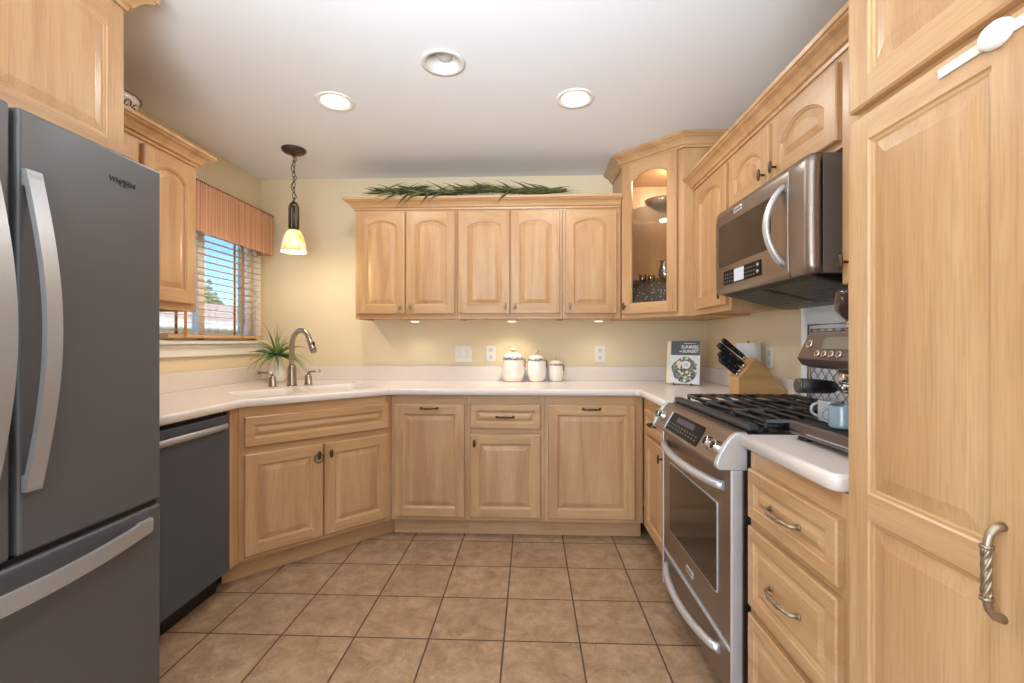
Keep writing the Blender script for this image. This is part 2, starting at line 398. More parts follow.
# ------------------------------------------------------------------ cabinet parts
def arch_loop(x0, x1, z0, z1, ins, arch, ins_f, N=14):
    """closed loop of a panel outline: l, r, b, t insets, arched head when arch>0"""
    l, r, bt, tp = ins
    a, c, lo, hi = x0+l, x1-r, z0+bt, z1-tp
    pts = [(a, lo), (c, lo)]
    if arch > 0:
        A, C, HI = x0+ins_f[0], x1-ins_f[1], z1-ins_f[3]
        wd_ = C-A; R = (wd_*wd_/4+arch*arch)/(2*arch); cx, cz = (A+C)/2, HI-R
        d = l-ins_f[0]
        for i in range(N+1):
            x = c+(a-c)*i/N; pts.append((x, cz+math.sqrt(max((R-d)**2-(x-cx)**2, 0))))
    else:
        for i in range(N+1): pts.append((c+(a-c)*i/N, hi))
    return pts
def raised_field(mb, x0, x1, z0, z1, fr, arch=0, ease=(1, 1, 1, 1), mats=(0, 1), pm=0, glass=False, th=.019, gap=.024, dp=.010):
    """door field: outer slab, moulded frame and raised panel, front towards -y"""
    N = 14; e = [.004*k for k in ease]
    def ins(d): return tuple(f+d for f in fr)
    L = [(arch_loop(x0, x1, z0, z1, (0,)*4, 0, fr), 0), (arch_loop(x0, x1, z0, z1, (0,)*4, 0, fr), -th+.004), (arch_loop(x0, x1, z0, z1, tuple(e), 0, fr), -th)]
    prof = [(0, -th), (.003, -th+.0035), (.008, -th+.0045), (.011, -th+dp)]
    if glass: prof += [(.011, 0)]
    else: prof += [(.014, -th+dp), (.014+gap, -th+.0025), (.016+gap, -th+.002)]
    for d, y in prof: L.append((arch_loop(x0, x1, z0, z1, ins(d), arch, fr), y))
    n = len(L[0][0])
    R = [[(p[0], y, p[1]) for p in lp] for lp, y in L]
    vs = [[mb.bm.verts.new(p) for p in r] for r in R]
    def face(pts, mi):
        f = mb.bm.faces.new([mb.bm.verts.new(p) for p in pts]); f.material_index = mi
    (xo0, zo0), (xo1, zo1) = L[2][0][0], L[2][0][2]; inner = L[3][0]; (xa, zl), (xc, _) = inner[0], inner[1]
    face([(xo0, -th, zo0), (xa, -th, zo0), (xa, -th, zo1), (xo0, -th, zo1)], mats[0]); face([(xc, -th, zo0), (xo1, -th, zo0), (xo1, -th, zo1), (xc, -th, zo1)], mats[0])
    face([(xa, -th, zo0), (xc, -th, zo0), (xc, -th, zl), (xa, -th, zl)], mats[1])
    for p, q in zip(inner[2:], inner[3:]): face([(p[0], -th, p[1]), (p[0], -th, zo1), (q[0], -th, zo1), (q[0], -th, q[1])], mats[1])
    for k, (a, c) in enumerate(zip(vs, vs[1:])):
        if k == 2: continue
        for i in range(n):
            j = (i+1) % n
            f = mb.bm.faces.new((a[i], a[j], c[j], c[i]))
            horiz = i == 0 or (2 <= i <= n-2 and i < n-1)
            f.material_index = (mats[1] if horiz else mats[0]) if k < 6 else pm
            f.smooth = False
    if glass:
        for i in range(n):
            j = (i+1) % n; f = mb.bm.faces.new((vs[-1][i], vs[-1][j], vs[0][j], vs[0][i])); f.material_index = mats[0]
    else:
        f = mb.bm.faces.new(vs[-1]); f.material_index = pm
        f = mb.bm.faces.new(vs[0][::-1]); f.material_index = pm
def knob(parent, x, z, name='knob', y=-.019, matl=None):
    b = MB(); b.cyl((0, 0, 0), (0, -.020, 0), .0045, .0045, 10); b.lathe([(.002, -.024), (.008, -.018), (.010, 0), (.008, .018), (.002, .024)], (0, -.023, 0), 12, sy=.6)
    return b.build(name, matl or BRONZE, parent, (x, y, z))
def pull(parent, x, z, L=.10, y=-.019, matl=None, name='pull'):
    b = MB(); h = L/2; d = .026
    pts = [(-h, 0, 0), (-h+.004, -d*.6, 0), (-h+.016, -d*.95, 0), (-h+.03, -d, 0), (0, -d*1.08, 0), (h-.03, -d, 0), (h-.016, -d*.95, 0), (h-.004, -d*.6, 0), (h, 0, 0)]
    b.tube(pts, .0052, 10, radii=[.007, .005, .0045, .0055, .0065, .0055, .0045, .005, .007])
    for sx in (-1, 1):
        b.cyl((sx*h, 0, 0), (sx*h, -.003, 0), .009, .008, 12)
    for k in (-.022, -.018, .018, .022): b.cyl((k, -d*1.06, 0), (k+.0015, -d*1.06, 0), .0075, .0075, 10)
    return b.build(name, matl or BRONZE, parent, (x, y, z))
def door(parent, x0, x1, z0, z1, arch=0, kn=None, fw=.056, pl=None, dp=.010):
    b = MB(); wd_, h = x1-x0, z1-z0
    raised_field(b, 0, wd_, 0, h, (fw,)*4, arch, dp=dp)
    d = b.build('door', OAKS, parent, (x0, -.001, z0))
    if kn: knob(d, (fw*.52 if kn[0] == 'l' else wd_-fw*.52), (h-kn[1] if kn[1] < 0 else kn[1]) if kn[1] > 0 else h+kn[1])
    if pl is not None: pull(d, wd_/2, h-pl)
    return d
def drawer(parent, x0, x1, z0, z1, L=.10, fw=.034, has_pull=True):
    b = MB(); wd_, h = x1-x0, z1-z0
    raised_field(b, 0, wd_, 0, h, (fw,)*4, 0, mats=(1, 1), pm=1, gap=.016)
    d = b.build('drawer' if has_pull else 'false_drawer_front', OAKS, parent, (x0, -.001, z0))
    if has_pull: pull(d, wd_/2, h/2, L)
    return d
def frame(parent, w, z0, z1, stiles, rails, d=.019):
    """face frame in the plane y 0..d; stiles (x0,x1), rails (x0,x1,z0,z1)"""
    b = MB()
    for q in stiles: b.box(q[0], q[1], 0, d, q[2] if len(q) > 2 else z0, q[3] if len(q) > 2 else z1, 0, .001, 1)
    for x0, x1, a, c in rails: b.box(x0, x1, .0005, d, a, c, 1, .001, 1)
    return b.build('face_frame', OAKS, parent)
def carcass(parent, w, z0, z1, depth, open_top=False, left=True, right=True, ext=0):
    b = MB(); t = .016
    b.box(.001, t, .019, depth, z0, z1, 0); b.box(w-t, w-.001, .019, depth, z0, z1, 0)
    b.box(t, w-t, .019, depth, z0+.012, z0+.028, 1); b.box(t, w-t, depth-.01, depth, z0+.028, z1, 0)
    if not open_top: b.box(t, w-t, .019, depth, z1-t, z1, 1)
    return b.build('carcass', OAKS, parent)
def toe(parent, x0, x1, h=.105, y=.06):
    b = MB(); b.box(x0, x1, y, y+.016, 0, h, 1); return b.build('toe_kick', OAKS, parent)
def world_cab(name, label, x, y, rz, group=None, z=0, cat='cabinet'):
    return thing(name, label, cat, (x, y, z), rz, group)

UZ0, UZ1 = 1.36, 2.10            # wall cabinets
DZ0, DZ1 = 1.395, 2.085          # their doors
G_UP = 'oak wall cabinets over the back counter'
FY = 3.10                        # face of the back wall cabinets
def upper_back(x0, x1, doors, label):
    c = world_cab('wall_cabinet', label, x0, FY, 0, G_UP, UZ0); w_ = x1-x0
    h = UZ1-UZ0
    carcass(c, w_, 0, h, YB-.004-FY)
    st = [(0, doors[0][0]-x0+.012), (doors[-1][1]-x0-.012, w_)]
    if len(doors) == 2: st.append((doors[0][1]-x0-.014, doors[1][0]-x0+.014))
    frame(c, w_, 0, h, st, [(.01, w_-.01, 0, DZ0-UZ0+.012), (.01, w_-.01, DZ1-UZ0-.012, h)])
    for a, e, k in doors:
        d = door(c, a-x0, e-x0, DZ0-UZ0, DZ1-UZ0, .038, (k, .05))
        for q in d.children: q.data.materials[0] = PEWT
    return c
upper_back(-1.195, -.496, [(-1.176, -.849, 'r'), (-.841, -.508, 'l')], 'double-door oak wall cabinet at the window end of the back wall')
upper_back(-.494, .214, [(-.483, -.140, 'r'), (-.132, .197, 'l')], 'double-door oak wall cabinet above the white canisters, mid back wall')
upper_back(.216, .602, [(.232, .575, 'l')], 'single-door oak wall cabinet beside the glass-door corner cabinet')

CROWN = [(0, 0), (.006, 0), (.008, .012), (.016, .016), (.022, .030), (.034, .044), (.048, .052), (.052, .058), (.058, .060), (.060, .074), (0, .074)]
def crown(path, z, parent=None, loc=(0, 0, 0)):
    """right of travel is the room side"""
    b = MB(); sweep(b, path, [(o*1.12, z+h) for o, h in CROWN])
    return b.build('crown_moulding', OH, parent, tuple(-v for v in loc))
tag(crown([(-1.196, YB-.004), (-1.196, FY-.001), (.600, FY-.001)], 2.1005), 'long oak crown moulding capping the back wall cabinets under the green garland', 'moulding')

# ---- glass-door corner wall cabinet
A, B2 = (.607, 3.085), (.915, 2.777)
CO = (1.0, 3.1, UZ0); CH = 1.0
cc = thing('corner_wall_cabinet', 'tall diagonal oak corner cabinet with an arched glass door and lit shelves', 'cabinet', CO)
PENT = [A, B2, (1.291, 2.777), (1.291, 3.426), (.607, 3.426)]
inset = offset_poly(PENT, -.016, True)
def rel(pts): return [(x-CO[0], y-CO[1]) for x, y in pts]
b = MB()
b.prism(rel(inset), .004, .022, 'z', 1); b.prism(rel(inset), CH-.02, CH, 'z', 1)
for i in (1, 2, 3, 4):
    p, q, p2, q2 = PENT[i], PENT[(i+1) % 5], inset[i], inset[(i+1) % 5]
    b.prism(rel([p, q, q2, p2]), 0, CH, 'z', 0)
b.build('carcass', OAKS, cc)
CR = (A[0]-CO[0], A[1]-CO[1], 0); DW_ = .4356
b = MB()
b.box(0, .034, 0, .019, 0, CH, 0, .001, 1); b.box(DW_-.05, DW_, 0, .019, 0, CH, 0, .001, 1)
b.box(.034, DW_-.05, .0005, .019, 0, .045, 1); b.box(.034, DW_-.05, .0005, .019, CH-.04, CH, 1)
b.build('face_frame', OAKS, cc, CR, (0, 0, -PI/4))
b = MB(); gw, gh = .386, .975
raised_field(b, 0, gw, 0, gh, (.06,)*4, .045, glass=True)
d = b.build('door', OAKS, cc, (CR[0]+.012*.7071-.0007, CR[1]-.012*.7071-.0007, .026), (0, 0, -PI/4))
b = MB(); lp = arch_loop(0, gw, 0, gh, (.068,)*4, .045, (.06,)*4); b.prism(lp, -.006, -.003, 'y'); b.build('glass_pane', GLASS, d)
knob(d, .028, .05)
for sz in (.245, .715):
    b = MB(); b.prism(rel(offset_poly(PENT, -.024, True)), sz-.003, sz+.003, 'z'); b.build('glass_shelf', GLASS, cc)
b = MB(); b.lathe([(.03, -.012), (.034, -.010), (.034, 0)], (.0, -.02, CH-.0205), 20); b.build('puck_light', mat('puck_lit', (255, 240, 210), .4, emit=(255, 226, 180), es=3), cc)
lamp('POINT', 'corner_cabinet_bulb', (.97, 3.05, UZ0+CH-.06), 8, (1, .84, .62), size=.03)
crown([(.607, 3.426), A, B2, (1.291, 2.777)], UZ0+CH+.002, cc, CO)
# what stands in it
b = MB(); b.lathe([(.03, 0), (.034, .004), (.10, .05), (.118, .075), (.112, .075), (.09, .047), (.03, .01)], seg=24); 
o = b.build('crystal_bowl', CRYS, None, (.885, 3.13, UZ0+.7185)); tag(o, 'cut glass bowl on the upper shelf inside the corner cabinet', 'bowl')
t = thing('glass_pitcher', 'small clear glass pitcher on the lower shelf of the corner cabinet', 'pitcher', (.905, 3.13, UZ0+.2485))
b = MB(); b.lathe([(.025, 0), (.03, .005), (.045, .05), (.04, .09), (.028, .12), (.034, .145), (.030, .145), (.024, .12), (.036, .09), (.04, .05), (.026, .012)], seg=20); b.build('body', CRYS, t)
b = MB(); b.tube(arc((.042, 0, .085), .034, -PI/2, PI/2, 10, (1, 0, 0), (0, 0, 1)), .005, 8); b.build('handle', CRYS, t)
for k, (x, y) in enumerate(((.76, 3.16), (.83, 3.20))):
    b = MB(); b.lathe([(.018, 0), (.022, .01), (.026, .05), (.022, .05), (.018, .015)], (0, 0, 0), 14)
    o = b.build('cordial_glass', CRYS, None, (x, y-.01, UZ0+.2485)); tag(o, 'small cordial glass on the lower shelf beside the pitcher', 'glass', 'cordial glasses in the corner cabinet')
spk = bpy.data.materials.new('speckled_slate'); spk.use_nodes = True
n = spk.node_tree; bb = n.nodes['Principled BSDF']; vo = n.nodes.new('ShaderNodeTexVoronoi'); vo.inputs['Scale'].default_value = 42
tc = n.nodes.new('ShaderNodeTexCoord'); rp = n.nodes.new('ShaderNodeValToRGB'); rp.color_ramp.elements[0].position = .16; rp.color_ramp.elements[1].position = .24
rp.color_ramp.elements[0].color = lin((214, 208, 202)); rp.color_ramp.elements[1].color = lin((92, 80, 74))
n.links.new(tc.outputs['Object'], vo.inputs['Vector']); n.links.new(vo.outputs['Distance'], rp.inputs[0]); n.links.new(rp.outputs[0], bb.inputs['Base Color'])
b = MB(); b.box(-.145, .145, -.006, .006, 0, .205, 0, .004); b.tube([(-.147, -.001, .002), (.147, -.001, .002), (.147, -.001, .205), (-.147, -.001, .205)], .006, 8, closed=True)
o = b.build('serving_tray', spk, None, (.790, 3.075, UZ0+.0285), (-.06, 0, -PI/4)); tag(o, 'dark white-speckled tray standing at the bottom of the corner cabinet', 'tray')

# ---- right wall cabinets (face towards -x)
RX = .970; R90 = -PI/2
def right_cab(name, label, y0, y1, z0, z1, depth, doors, arch=.045, cat='cabinet', group=None):
    c = world_cab(name, label, RX, y0, R90, group, z0, cat); w_ = y0-y1; h = z1-z0
    carcass(c, w_, 0, h, depth)
    st = [(0, doors[0][0]+.012), (doors[-1][1]-.012, w_)]
    if len(doors) == 2: st.append((doors[0][1]-.012, doors[1][0]+.012))
    frame(c, w_, 0, h, st, [(.01, w_-.01, 0, doors[0][2]+.012), (.01, w_-.01, doors[0][3]-.012, h)])
    for a, e, q, r, k, kz in doors: door(c, a, e, q, r, arch, (k, kz))
    return c
right_cab('wall_cabinet', 'oak wall cabinet between the corner cabinet and the microwave', 2.773, 2.264, UZ0, 2.10, .321, [(.085, .486, .03, .722, 'r', .05)])
right_cab('wall_cabinet', 'short double-door oak cabinet directly above the microwave', 2.262, 1.449, 1.812, 2.10, .321, [(.014, .380, .022, .266, 'r', .05), (.410, .790, .022, .266, 'l', .05)], .06)
right_cab('wall_cabinet', 'oak wall cabinet above the espresso machine, mostly hidden by the pantry', 1.447, 1.009, UZ0, 2.10, .321, [(.003, .424, .02, .722, 'l', .065)])
tag(crown([(RX-.001, 2.773), (RX-.001, 1.008)], 2.1005), 'oak crown moulding over the microwave wall cabinets', 'moulding')

# ---- left wall cabinets (face towards +x)
LX = -1.72
c = world_cab('wall_cabinet', 'oak wall cabinet beside the sink window, partly behind the refrigerator', LX, 1.50, PI/2, None, UZ0)
carcass(c, .80, 0, .74, .336)
frame(c, .80, 0, .74, [(0, .062), (.405, .475), (.76, .80)], [(.01, .79, 0, .047), (.01, .79, .712, .74)])
door(c, .052, .43, .035, .722, .045, ('r', .05)); door(c, .462, .770, .035, .722, .045, ('l', .05))
crown([(LX, 1.50), (LX, 2.301), (-2.055, 2.301)], 2.0995, c, (0, 0, 0))
o = [q for q in c.children if q.name.startswith('crown')][0]
o.location = (-1.5, LX, -UZ0); o.rotation_euler = (0, 0, -PI/2)
FXC = -1.33
c = world_cab('wall_cabinet', 'deep oak cabinet above the refrigerator reaching the ceiling', FXC, .55, PI/2, None, 1.772)
carcass(c, .905, 0, .575, .722)
frame(c, .905, 0, .575, [(0, .04), (.43, .47), (.868, .905)], [(.01, .895, 0, .03), (.01, .895, .505, .575)])
door(c, .03, .447, .010, .505, .03, ('r', .05), .058, dp=.0062); door(c, .457, .884, .010, .505, .03, ('l', .05), .058, dp=.0062)
o = crown([(FXC, .55), (FXC, 1.456), (-2.055, 1.456)], 2.295, c, (0, 0, 0))
o.location = (-.55, FXC, -1.772); o.rotation_euler = (0, 0, -PI/2)

# ------------------------------------------------------------------ base cabinets
BF = 2.82; BH = .878; BZ0, BZ1 = .13, .82
def base_cab(label, x, y, rz, w_, depth, name='base_cabinet'):
    c = world_cab(name, label, x, y, rz); carcass(c, w_, .105, BH, depth); return c
c = base_cab('oak pull-out base cabinet with one tall panel, next to the sink cabinet', -.859, BF, 0, .469, .60)
frame(c, .469, .105, BH, [(0, .033), (.443, .469)], [(.01, .46, .105, BZ0+.012), (.01, .46, BZ1-.012, BH)]); toe(c, 0, .469)
door(c, .021, .455, BZ0, BZ1, pl=.022)
c = base_cab('oak base cabinet with a drawer over a door, below the canisters', -.389, BF, 0, .476, .60)
frame(c, .476, .105, BH, [(0, .032), (.438, .476)], [(.01, .47, .105, BZ0+.012), (.01, .47, .628, .686), (.01, .47, BZ1-.012, BH)]); toe(c, 0, .476)
drawer(c, .020, .450, .674, BZ1); door(c, .020, .450, BZ0, .638, kn=('l', -.05))
c = base_cab('widest oak pull-out base cabinet in the back row, near the range corner', .088, BF, 0, .594, .60)
frame(c, .594, .105, BH, [(0, .032), (.534, .594)], [(.01, .59, .105, BZ0+.012), (.01, .59, BZ1-.012, BH)]); toe(c, 0, .594)
door(c, .020, .544, BZ0, BZ1, pl=.022)
RB = .683
c = base_cab('narrow oak base cabinet between the back corner and the range', RB, 2.800, R90, .560, .58)
frame(c, .560, .105, BH, [(0, .115), (.48, .560)], [(.01, .55, .105, BZ0+.012), (.01, .55, .655, .70), (.01, .55, BZ1-.012, BH)]); toe(c, 0, .56)
drawer(c, .105, .490, .69, BZ1, .09); door(c, .105, .490, BZ0, .665, kn=('r', -.05))
c = base_cab('pale oak three-drawer base cabinet between the range and the pantry', RB, 1.455, R90, .448, .60)
frame(c, .448, .105, BH, [(0, .03), (.417, .448)], [(.01, .44, .105, .142), (.01, .44, .37, .413), (.01, .44, .638, .682), (.01, .44, BZ1-.012, BH)]); toe(c, 0, .448)
for q, r in ((.672, .82), (.405, .646), (.13, .380)):
    d = drawer(c, .020, .428, q, r, .13, .036)
    for k in d.children: k.data.materials[0] = PEWT

# sink cabinet across the corner
P, Q = (-1.45, 2.23), (-.86, 2.82)
c = thing('sink_base_cabinet', 'angled oak sink cabinet with two doors below a false drawer front', 'cabinet', (P[0], P[1], 0), PI/4)
SW = .8344
b = MB()
b.box(.001, .017, .019, .42, .105, BH, 0); b.box(SW-.017, SW-.001, .019, .38, .105, BH, 0); b.box(.017, SW-.017, .019, .5, .105, .121, 1); b.box(.017, SW-.017, .5, .516, .105, .6, 0)
b.build('carcass', OAKS, c)
frame(c, SW, .105, BH, [(0, .036), (.395, .43, .142, .63), (.79, SW)], [(.01, .82, .105, BZ0+.012), (.01, .82, .63, .69), (.01, .82, BZ1-.012, BH)])
toe(c, -.06, SW+.06)
drawer(c, .024, .806, .678, BZ1+.008, fw=.04, has_pull=False)
d1 = door(c, .024, .409, BZ0, .64, kn=('r', -.055)); door(c, .417, .806, BZ0, .64, kn=('l', -.055))
b = MB(); b.tube(arc((0, 0, -.018), .024, 0, 2*PI, 24, (1, 0, 0), (0, 0, 1))[:-1], .0028, 8, closed=True); b.build('ring', BRONZE, d1, (.385-.029, -.036, .455))
M45 = Matrix.Rotation(-PI/4, 4, 'Z')
b = MB(); b.box(-1.468, -1.45, 2.165, 2.229, .105, BH, 0, .001, 1); b.xform(Matrix.Translation((-P[0], -P[1], 0))); b.xform(M45); b.build('filler_strip', OAKS, c)

# ------------------------------------------------------------------ countertops, sink
CT0, CT1 = .880, .918
def d2w(al, inn): return (P[0]+(al-inn)*.70711, P[1]+(al+inn)*.70711)
def rrect(x0, x1, y0, y1, r, n=6):
    out = []
    for cx, cy, a in ((x1-r, y0+r, -PI/2), (x1-r, y1-r, 0), (x0+r, y1-r, PI/2), (x0+r, y0+r, PI)):
        out += [(cx+r*math.cos(a+PI/2*k/n), cy+r*math.sin(a+PI/2*k/n)) for k in range(n+1)]
    return out
BOWLS = [(.035, .385, .085, .455), (.425, .815, .085, .50)]
def round_corner(poly, i, r, n=6):
    p, a, c = Vector(poly[i]), Vector(poly[i-1]), Vector(poly[(i+1) % len(poly)])
    u, v = (a-p).normalized(), (c-p).normalized(); ang = u.angle(v); d = r/math.tan(ang/2)
    s, e = p+u*d, p+v*d
    return [tuple(s*(1-t)**2 + p*2*t*(1-t) + e*t*t) for t in [k/n for k in range(n+1)]]
def counter(name, poly, rounds, holes):
    pts = []
    for i, q in enumerate(poly): pts += round_corner(poly, i, rounds[i]) if i in rounds else [q]
    m = MB(); R = []
    for d, z in ((-.004, CT0), (0, CT0+.004), (0, CT1-.010), (-.003, CT1-.003), (-.010, CT1)):
        R.append([(x, y, z) for x, y in offset_poly(pts, d, True)])
    m.rings(R, 0, True, False, False)
    bm = m.bm; bm.verts.ensure_lookup_table(); n_ = len(pts)
    for lvl, z in ((0, CT0), (4, CT1)):
        ed = []
        v = bm.verts[lvl*n_:(lvl+1)*n_]
        for i in range(n_):
            e = bm.edges.get((v[i], v[(i+1) % n_])); ed.append(e)
        for h in holes:
            hv = [bm.verts.new((x, y, z)) for x, y in h]; ed += [bm.edges.new((hv[i], hv[(i+1) % len(hv)])) for i in range(len(hv))]
            bm.verts.ensure_lookup_table()
        bmesh.ops.triangle_fill(bm, edges=ed, use_beauty=True)
        bm.verts.ensure_lookup_table()
    return m.build(name, COUNT)
poly = [(-2.056, 1.475), (-1.425, 1.475), (-1.425, 2.22), (-.86, 2.785), (.655, 2.785), (.655, 2.238), (1.291, 2.238), (1.291, 3.426), (-2.056, 3.426)]
holes = [[d2w(a, i_) for a, i_ in rrect(x0, x1, y0, y1, .05)] for x0, x1, y0, y1 in BOWLS]
ct = counter('countertop', poly, {2: .06, 3: .05, 4: .03}, holes)
tag(ct, 'long off-white solid countertop wrapping the sink corner and back wall', 'countertop')
b = MB()
b.box(-2.056, -2.038, 1.475, 3.426, CT1, 1.024, 0, .003); b.box(-2.038, 1.273, 3.408, 3.426, CT1, 1.024, 0, .003); b.box(1.273, 1.291, 2.26, 3.426, CT1, 1.024, 0, .003)
b.build('backsplash', COUNT, ct)
c2 = counter('countertop', [(.655, 1.021), (1.291, 1.021), (1.291, 1.466), (.655, 1.466)], {0: .03}, [])
tag(c2, 'short off-white countertop under the espresso machine', 'countertop')
sk = thing('kitchen_sink', 'white double-bowl sink set into the angled countertop', 'sink', (*d2w(.425, .28), CT1-.2), PI/4)
for x0, x1, y0, y1 in BOWLS:
    b = MB(); R = []
    cx, cy = (x0+x1)/2, (y0+y1)/2
    for ins, z, r in ((-.0008, -.001, .05), (.004, -.006, .05), (.008, -.03, .05), (.018, -.15, .05), (.03, -.172, .045), (.06, -.18, .04)):
        R.append([(x-.425, y-.28, .2+z) for x, y in rrect(x0+ins, x1-ins, y0+ins, y1-ins, r)])
    b.rings(R, 0, True, False, True); bo = b.build('bowl', SINKM, sk)
    b = MB(); b.lathe([(.034, -.004), (.04, .001), (.036, .003), (.028, -.002), (.004, -.002)], (cx-.425, cy-.28, .021), 20); b.build('drain', STEELB, bo)

fa = thing('kitchen_faucet', 'brushed nickel gooseneck pull-down faucet behind the sink', 'faucet', (*d2w(.428, .575), CT1+.0005), 0)
b = MB(); b.lathe([(.033, 0), (.033, .006), (.029, .012), (.027, .115), (.023, .127), (.018, .135)], (0, 0, 0), 24); b.build('base', NICK, fa)
dx, dy = .88, -.475
spine = [(0, 0, .125), (0, 0, .20), (0, 0, .252)] + [(dx*(.094-.094*math.cos(a)), dy*(.094-.094*math.cos(a)), .260+.10*math.sin(a)) for a in [PI*k/12*.86 for k in range(1, 13)]]
b = MB(); b.tube(spine, .0165, 14); b.build('spout', NICK, fa)
e = Vector(spine[-1]); tdir = (e-Vector(spine[-2])).normalized()
b = MB(); b.cyl(e-tdir*.005, e+tdir*.05, .0165, .019, 16); b.cyl(e+tdir*.05, e+tdir*.085, .021, .020, 16); b.cyl(e+tdir*.088, e+tdir*.094, .019, .017, 16); sh = b.build('spray_head', NICK, fa)
b = MB(); b.ell(e+tdir*.045+Vector((dx*.02, dy*.02, .008)), (.009, .007, .018)); b.build('button', BLK, sh)
for al, lab, sg in ((.318, 'brushed nickel lever handle on the window side of the faucet', -1), (.540, 'brushed nickel lever handle on the wall-cabinet side of the faucet', 1)):
    t = thing('faucet_handle', lab, 'faucet handle', (*d2w(al, .60), CT1+.0005), 0, 'lever handles beside the faucet')
    b = MB(); b.lathe([(.028, 0), (.028, .005), (.023, .010), (.022, .058), (.018, .064), (.010, .068)], (0, 0, 0), 20); b.build('post', NICK, t)
    b = MB(); b.tube([(0, 0, .064), (sg*.006, 0, .082), (sg*.03, -.004, .088), (sg*.085, -.012, .090)], .006, 10, radii=[.011, .011, .008, .0095], flat=(.8, 1.2)); b.build('lever', NICK, t)

# ------------------------------------------------------------------ pantry
PX = .674
pc = thing('pantry_cabinet', 'tall pale oak pantry cabinet with raised-panel doors and a twisted pull', 'cabinet', (PX, 1.004, 0), R90)
carcass(pc, .76, .105, 2.43, .61)
frame(pc, .76, .105, 2.43, [(0, .045), (.365, .405), (.715, .76)], [(.01, .75, .105, .142), (.01, .75, 1.642, 1.686), (.01, .75, 2.37, 2.43)])
toe(pc, 0, .76)
PD = [(.030, .378), (.386, .730)]
for i, (a, e) in enumerate(PD):
    b = MB(); raised_field(b, 0, e-a, 0, .71, (.054,)*4, dp=.0065)
    d = b.build('upper_door', OAKS, pc, (a, -.001, 1.672))
    b = MB(); wd_ = e-a
    raised_field(b, 0, wd_, .756, 1.524, (.054, .054, .026, .054), ease=(1, 1, 0, 1), dp=.0065)
    raised_field(b, 0, wd_, 0, .756, (.054, .054, .054, .024), ease=(1, 1, 1, 0), dp=.0065)
    d = b.build('lower_door', OAKS, pc, (a, -.001, .13))
    # long pull with a rope-twisted grip
    b = MB(); hz = .757; x = (wd_-.037) if i == 0 else .037; L = .064
    pts = [(x, -.019, hz-L), (x, -.030, hz-L+.003), (x, -.038, hz-L+.012), (x, -.0415, hz-L+.030), (x, -.042, hz), (x, -.0415, hz+L-.030), (x, -.038, hz+L-.012), (x, -.030, hz+L-.003), (x, -.019, hz+L)]
    b.tube(pts, .006, 12, radii=[.0068, .006, .0054, .0055, .0058, .0055, .0054, .006, .0068])
    for s_ in range(4):
        hel = [(x+.0044*math.cos(2*PI*(s_/4+k/24)), -.0418+.0044*math.sin(2*PI*(s_/4+k/24)), hz-.034+.068*k/24) for k in range(25)]
        b.tube(hel, .0026, 6)
    for zz in (hz-.036, hz+.036): b.cyl((x, -.0416, zz-.0022), (x, -.0416, zz+.0022), .0082, .0082, 14)
    b.build('pull', PEWT, d)
ck = thing('child_safety_lock', 'white oval child safety lock strapped across the pantry doors', 'safety lock', (PX-.0205, .693, 1.633), R90)
LST = mat('lock_strap', (226, 220, 210), .4)
for q0, q1 in ((-.070, .004), (.046, .12)):
    b = MB(); b.box(q0, q1, -.003, 0, -.008, .008, 0, .002); b.build('strap', LST, ck)
b = MB(); b.lathe([(.026, 0), (.028, .003), (.027, .009), (.022, .013), (.002, .014)], (0, 0, 0), 28, sx=.86, sy=.68); b.xform(Matrix.Rotation(PI/2, 4, 'X')); b.build('button', mat('lock_white', (244, 244, 246), .3), ck, (.025, 0, .002))

# ------------------------------------------------------------------ refrigerator (faces +x); local x runs along +Y, local y into the wall
FX, FY0 = -1.190, .594
fr = thing('refrigerator', 'dark stainless french-door refrigerator with bowed handles and bottom freezer drawer', 'refrigerator', (FX, FY0, 0), PI/2)
FW = .843
b = MB(); b.box(.004, FW-.004, .075, .80, .03, 1.735, 0, .006); b.box(.02, FW-.02, .10, .78, 0, .03, 1); b.box(.01, FW-.01, .055, .075, .06, 1.74, 1)
b.build('case', [mat('fridge_case', (92, 92, 94), .5, .3), BLK], fr)
def fdoor(name, x0, x1, z0, z1):
    b = MB(); b.box(x0, x1, 0, .055, z0, z1, 0, .009, 3); return b.build(name, FRIDGE, fr)
dl = fdoor('left_door', 0, .414, .704, 1.755); drr = fdoor('right_door', .428, FW, .704, 1.755); fz = fdoor('freezer_drawer', 0, FW, .07, .688)
def fhandle(parent, xc, w_):
    b = MB(); z0, z1 = .855, 1.610; n = 24; R = []
    for i in range(n+1):
        t = i/n; z = z0+(z1-z0)*t
        y = -.018-.052*math.sin(PI*t)**1.0
        R.append([(xc-w_/2, y, z), (xc+w_/2, y, z), (xc+w_/2, y+.013, z), (xc-w_/2, y+.013, z)])
    b.rings(R, 0, False)
    for z in (z0+.006, z1-.038): b.box(xc-w_/2+.004, xc+w_/2-.004, -.022, 0, z, z+.032, 0, .002)
    return b.build('handle', FRIDGE_H, parent)
fhandle(dl, .350, .038); fhandle(drr, .448, .036)
b = MB(); n = 24; R = []
for i in range(n+1):
    t = i/n; x = .05+(FW-.105)*t; y = -.020-.052*math.sin(PI*t); zc = .640
    R.append([(x, y, zc-.021), (x, y, zc+.021), (x, y+.013, zc+.021), (x, y+.013, zc-.021)])
b.rings(R, 0, False); b.box(.052, .09, -.024, 0, .623, .657, 0, .002); b.box(FW-.095, FW-.057, -.024, 0, .623, .657, 0, .002)
b.build('handle', FRIDGE_H, fz)
b = MB(); b.box(.005, FW-.005, .012, .05, .6885, .7035, 0); b.build('gap_shade', BLK, fr)  # black strip stands in for the shadow between doors and freezer drawer
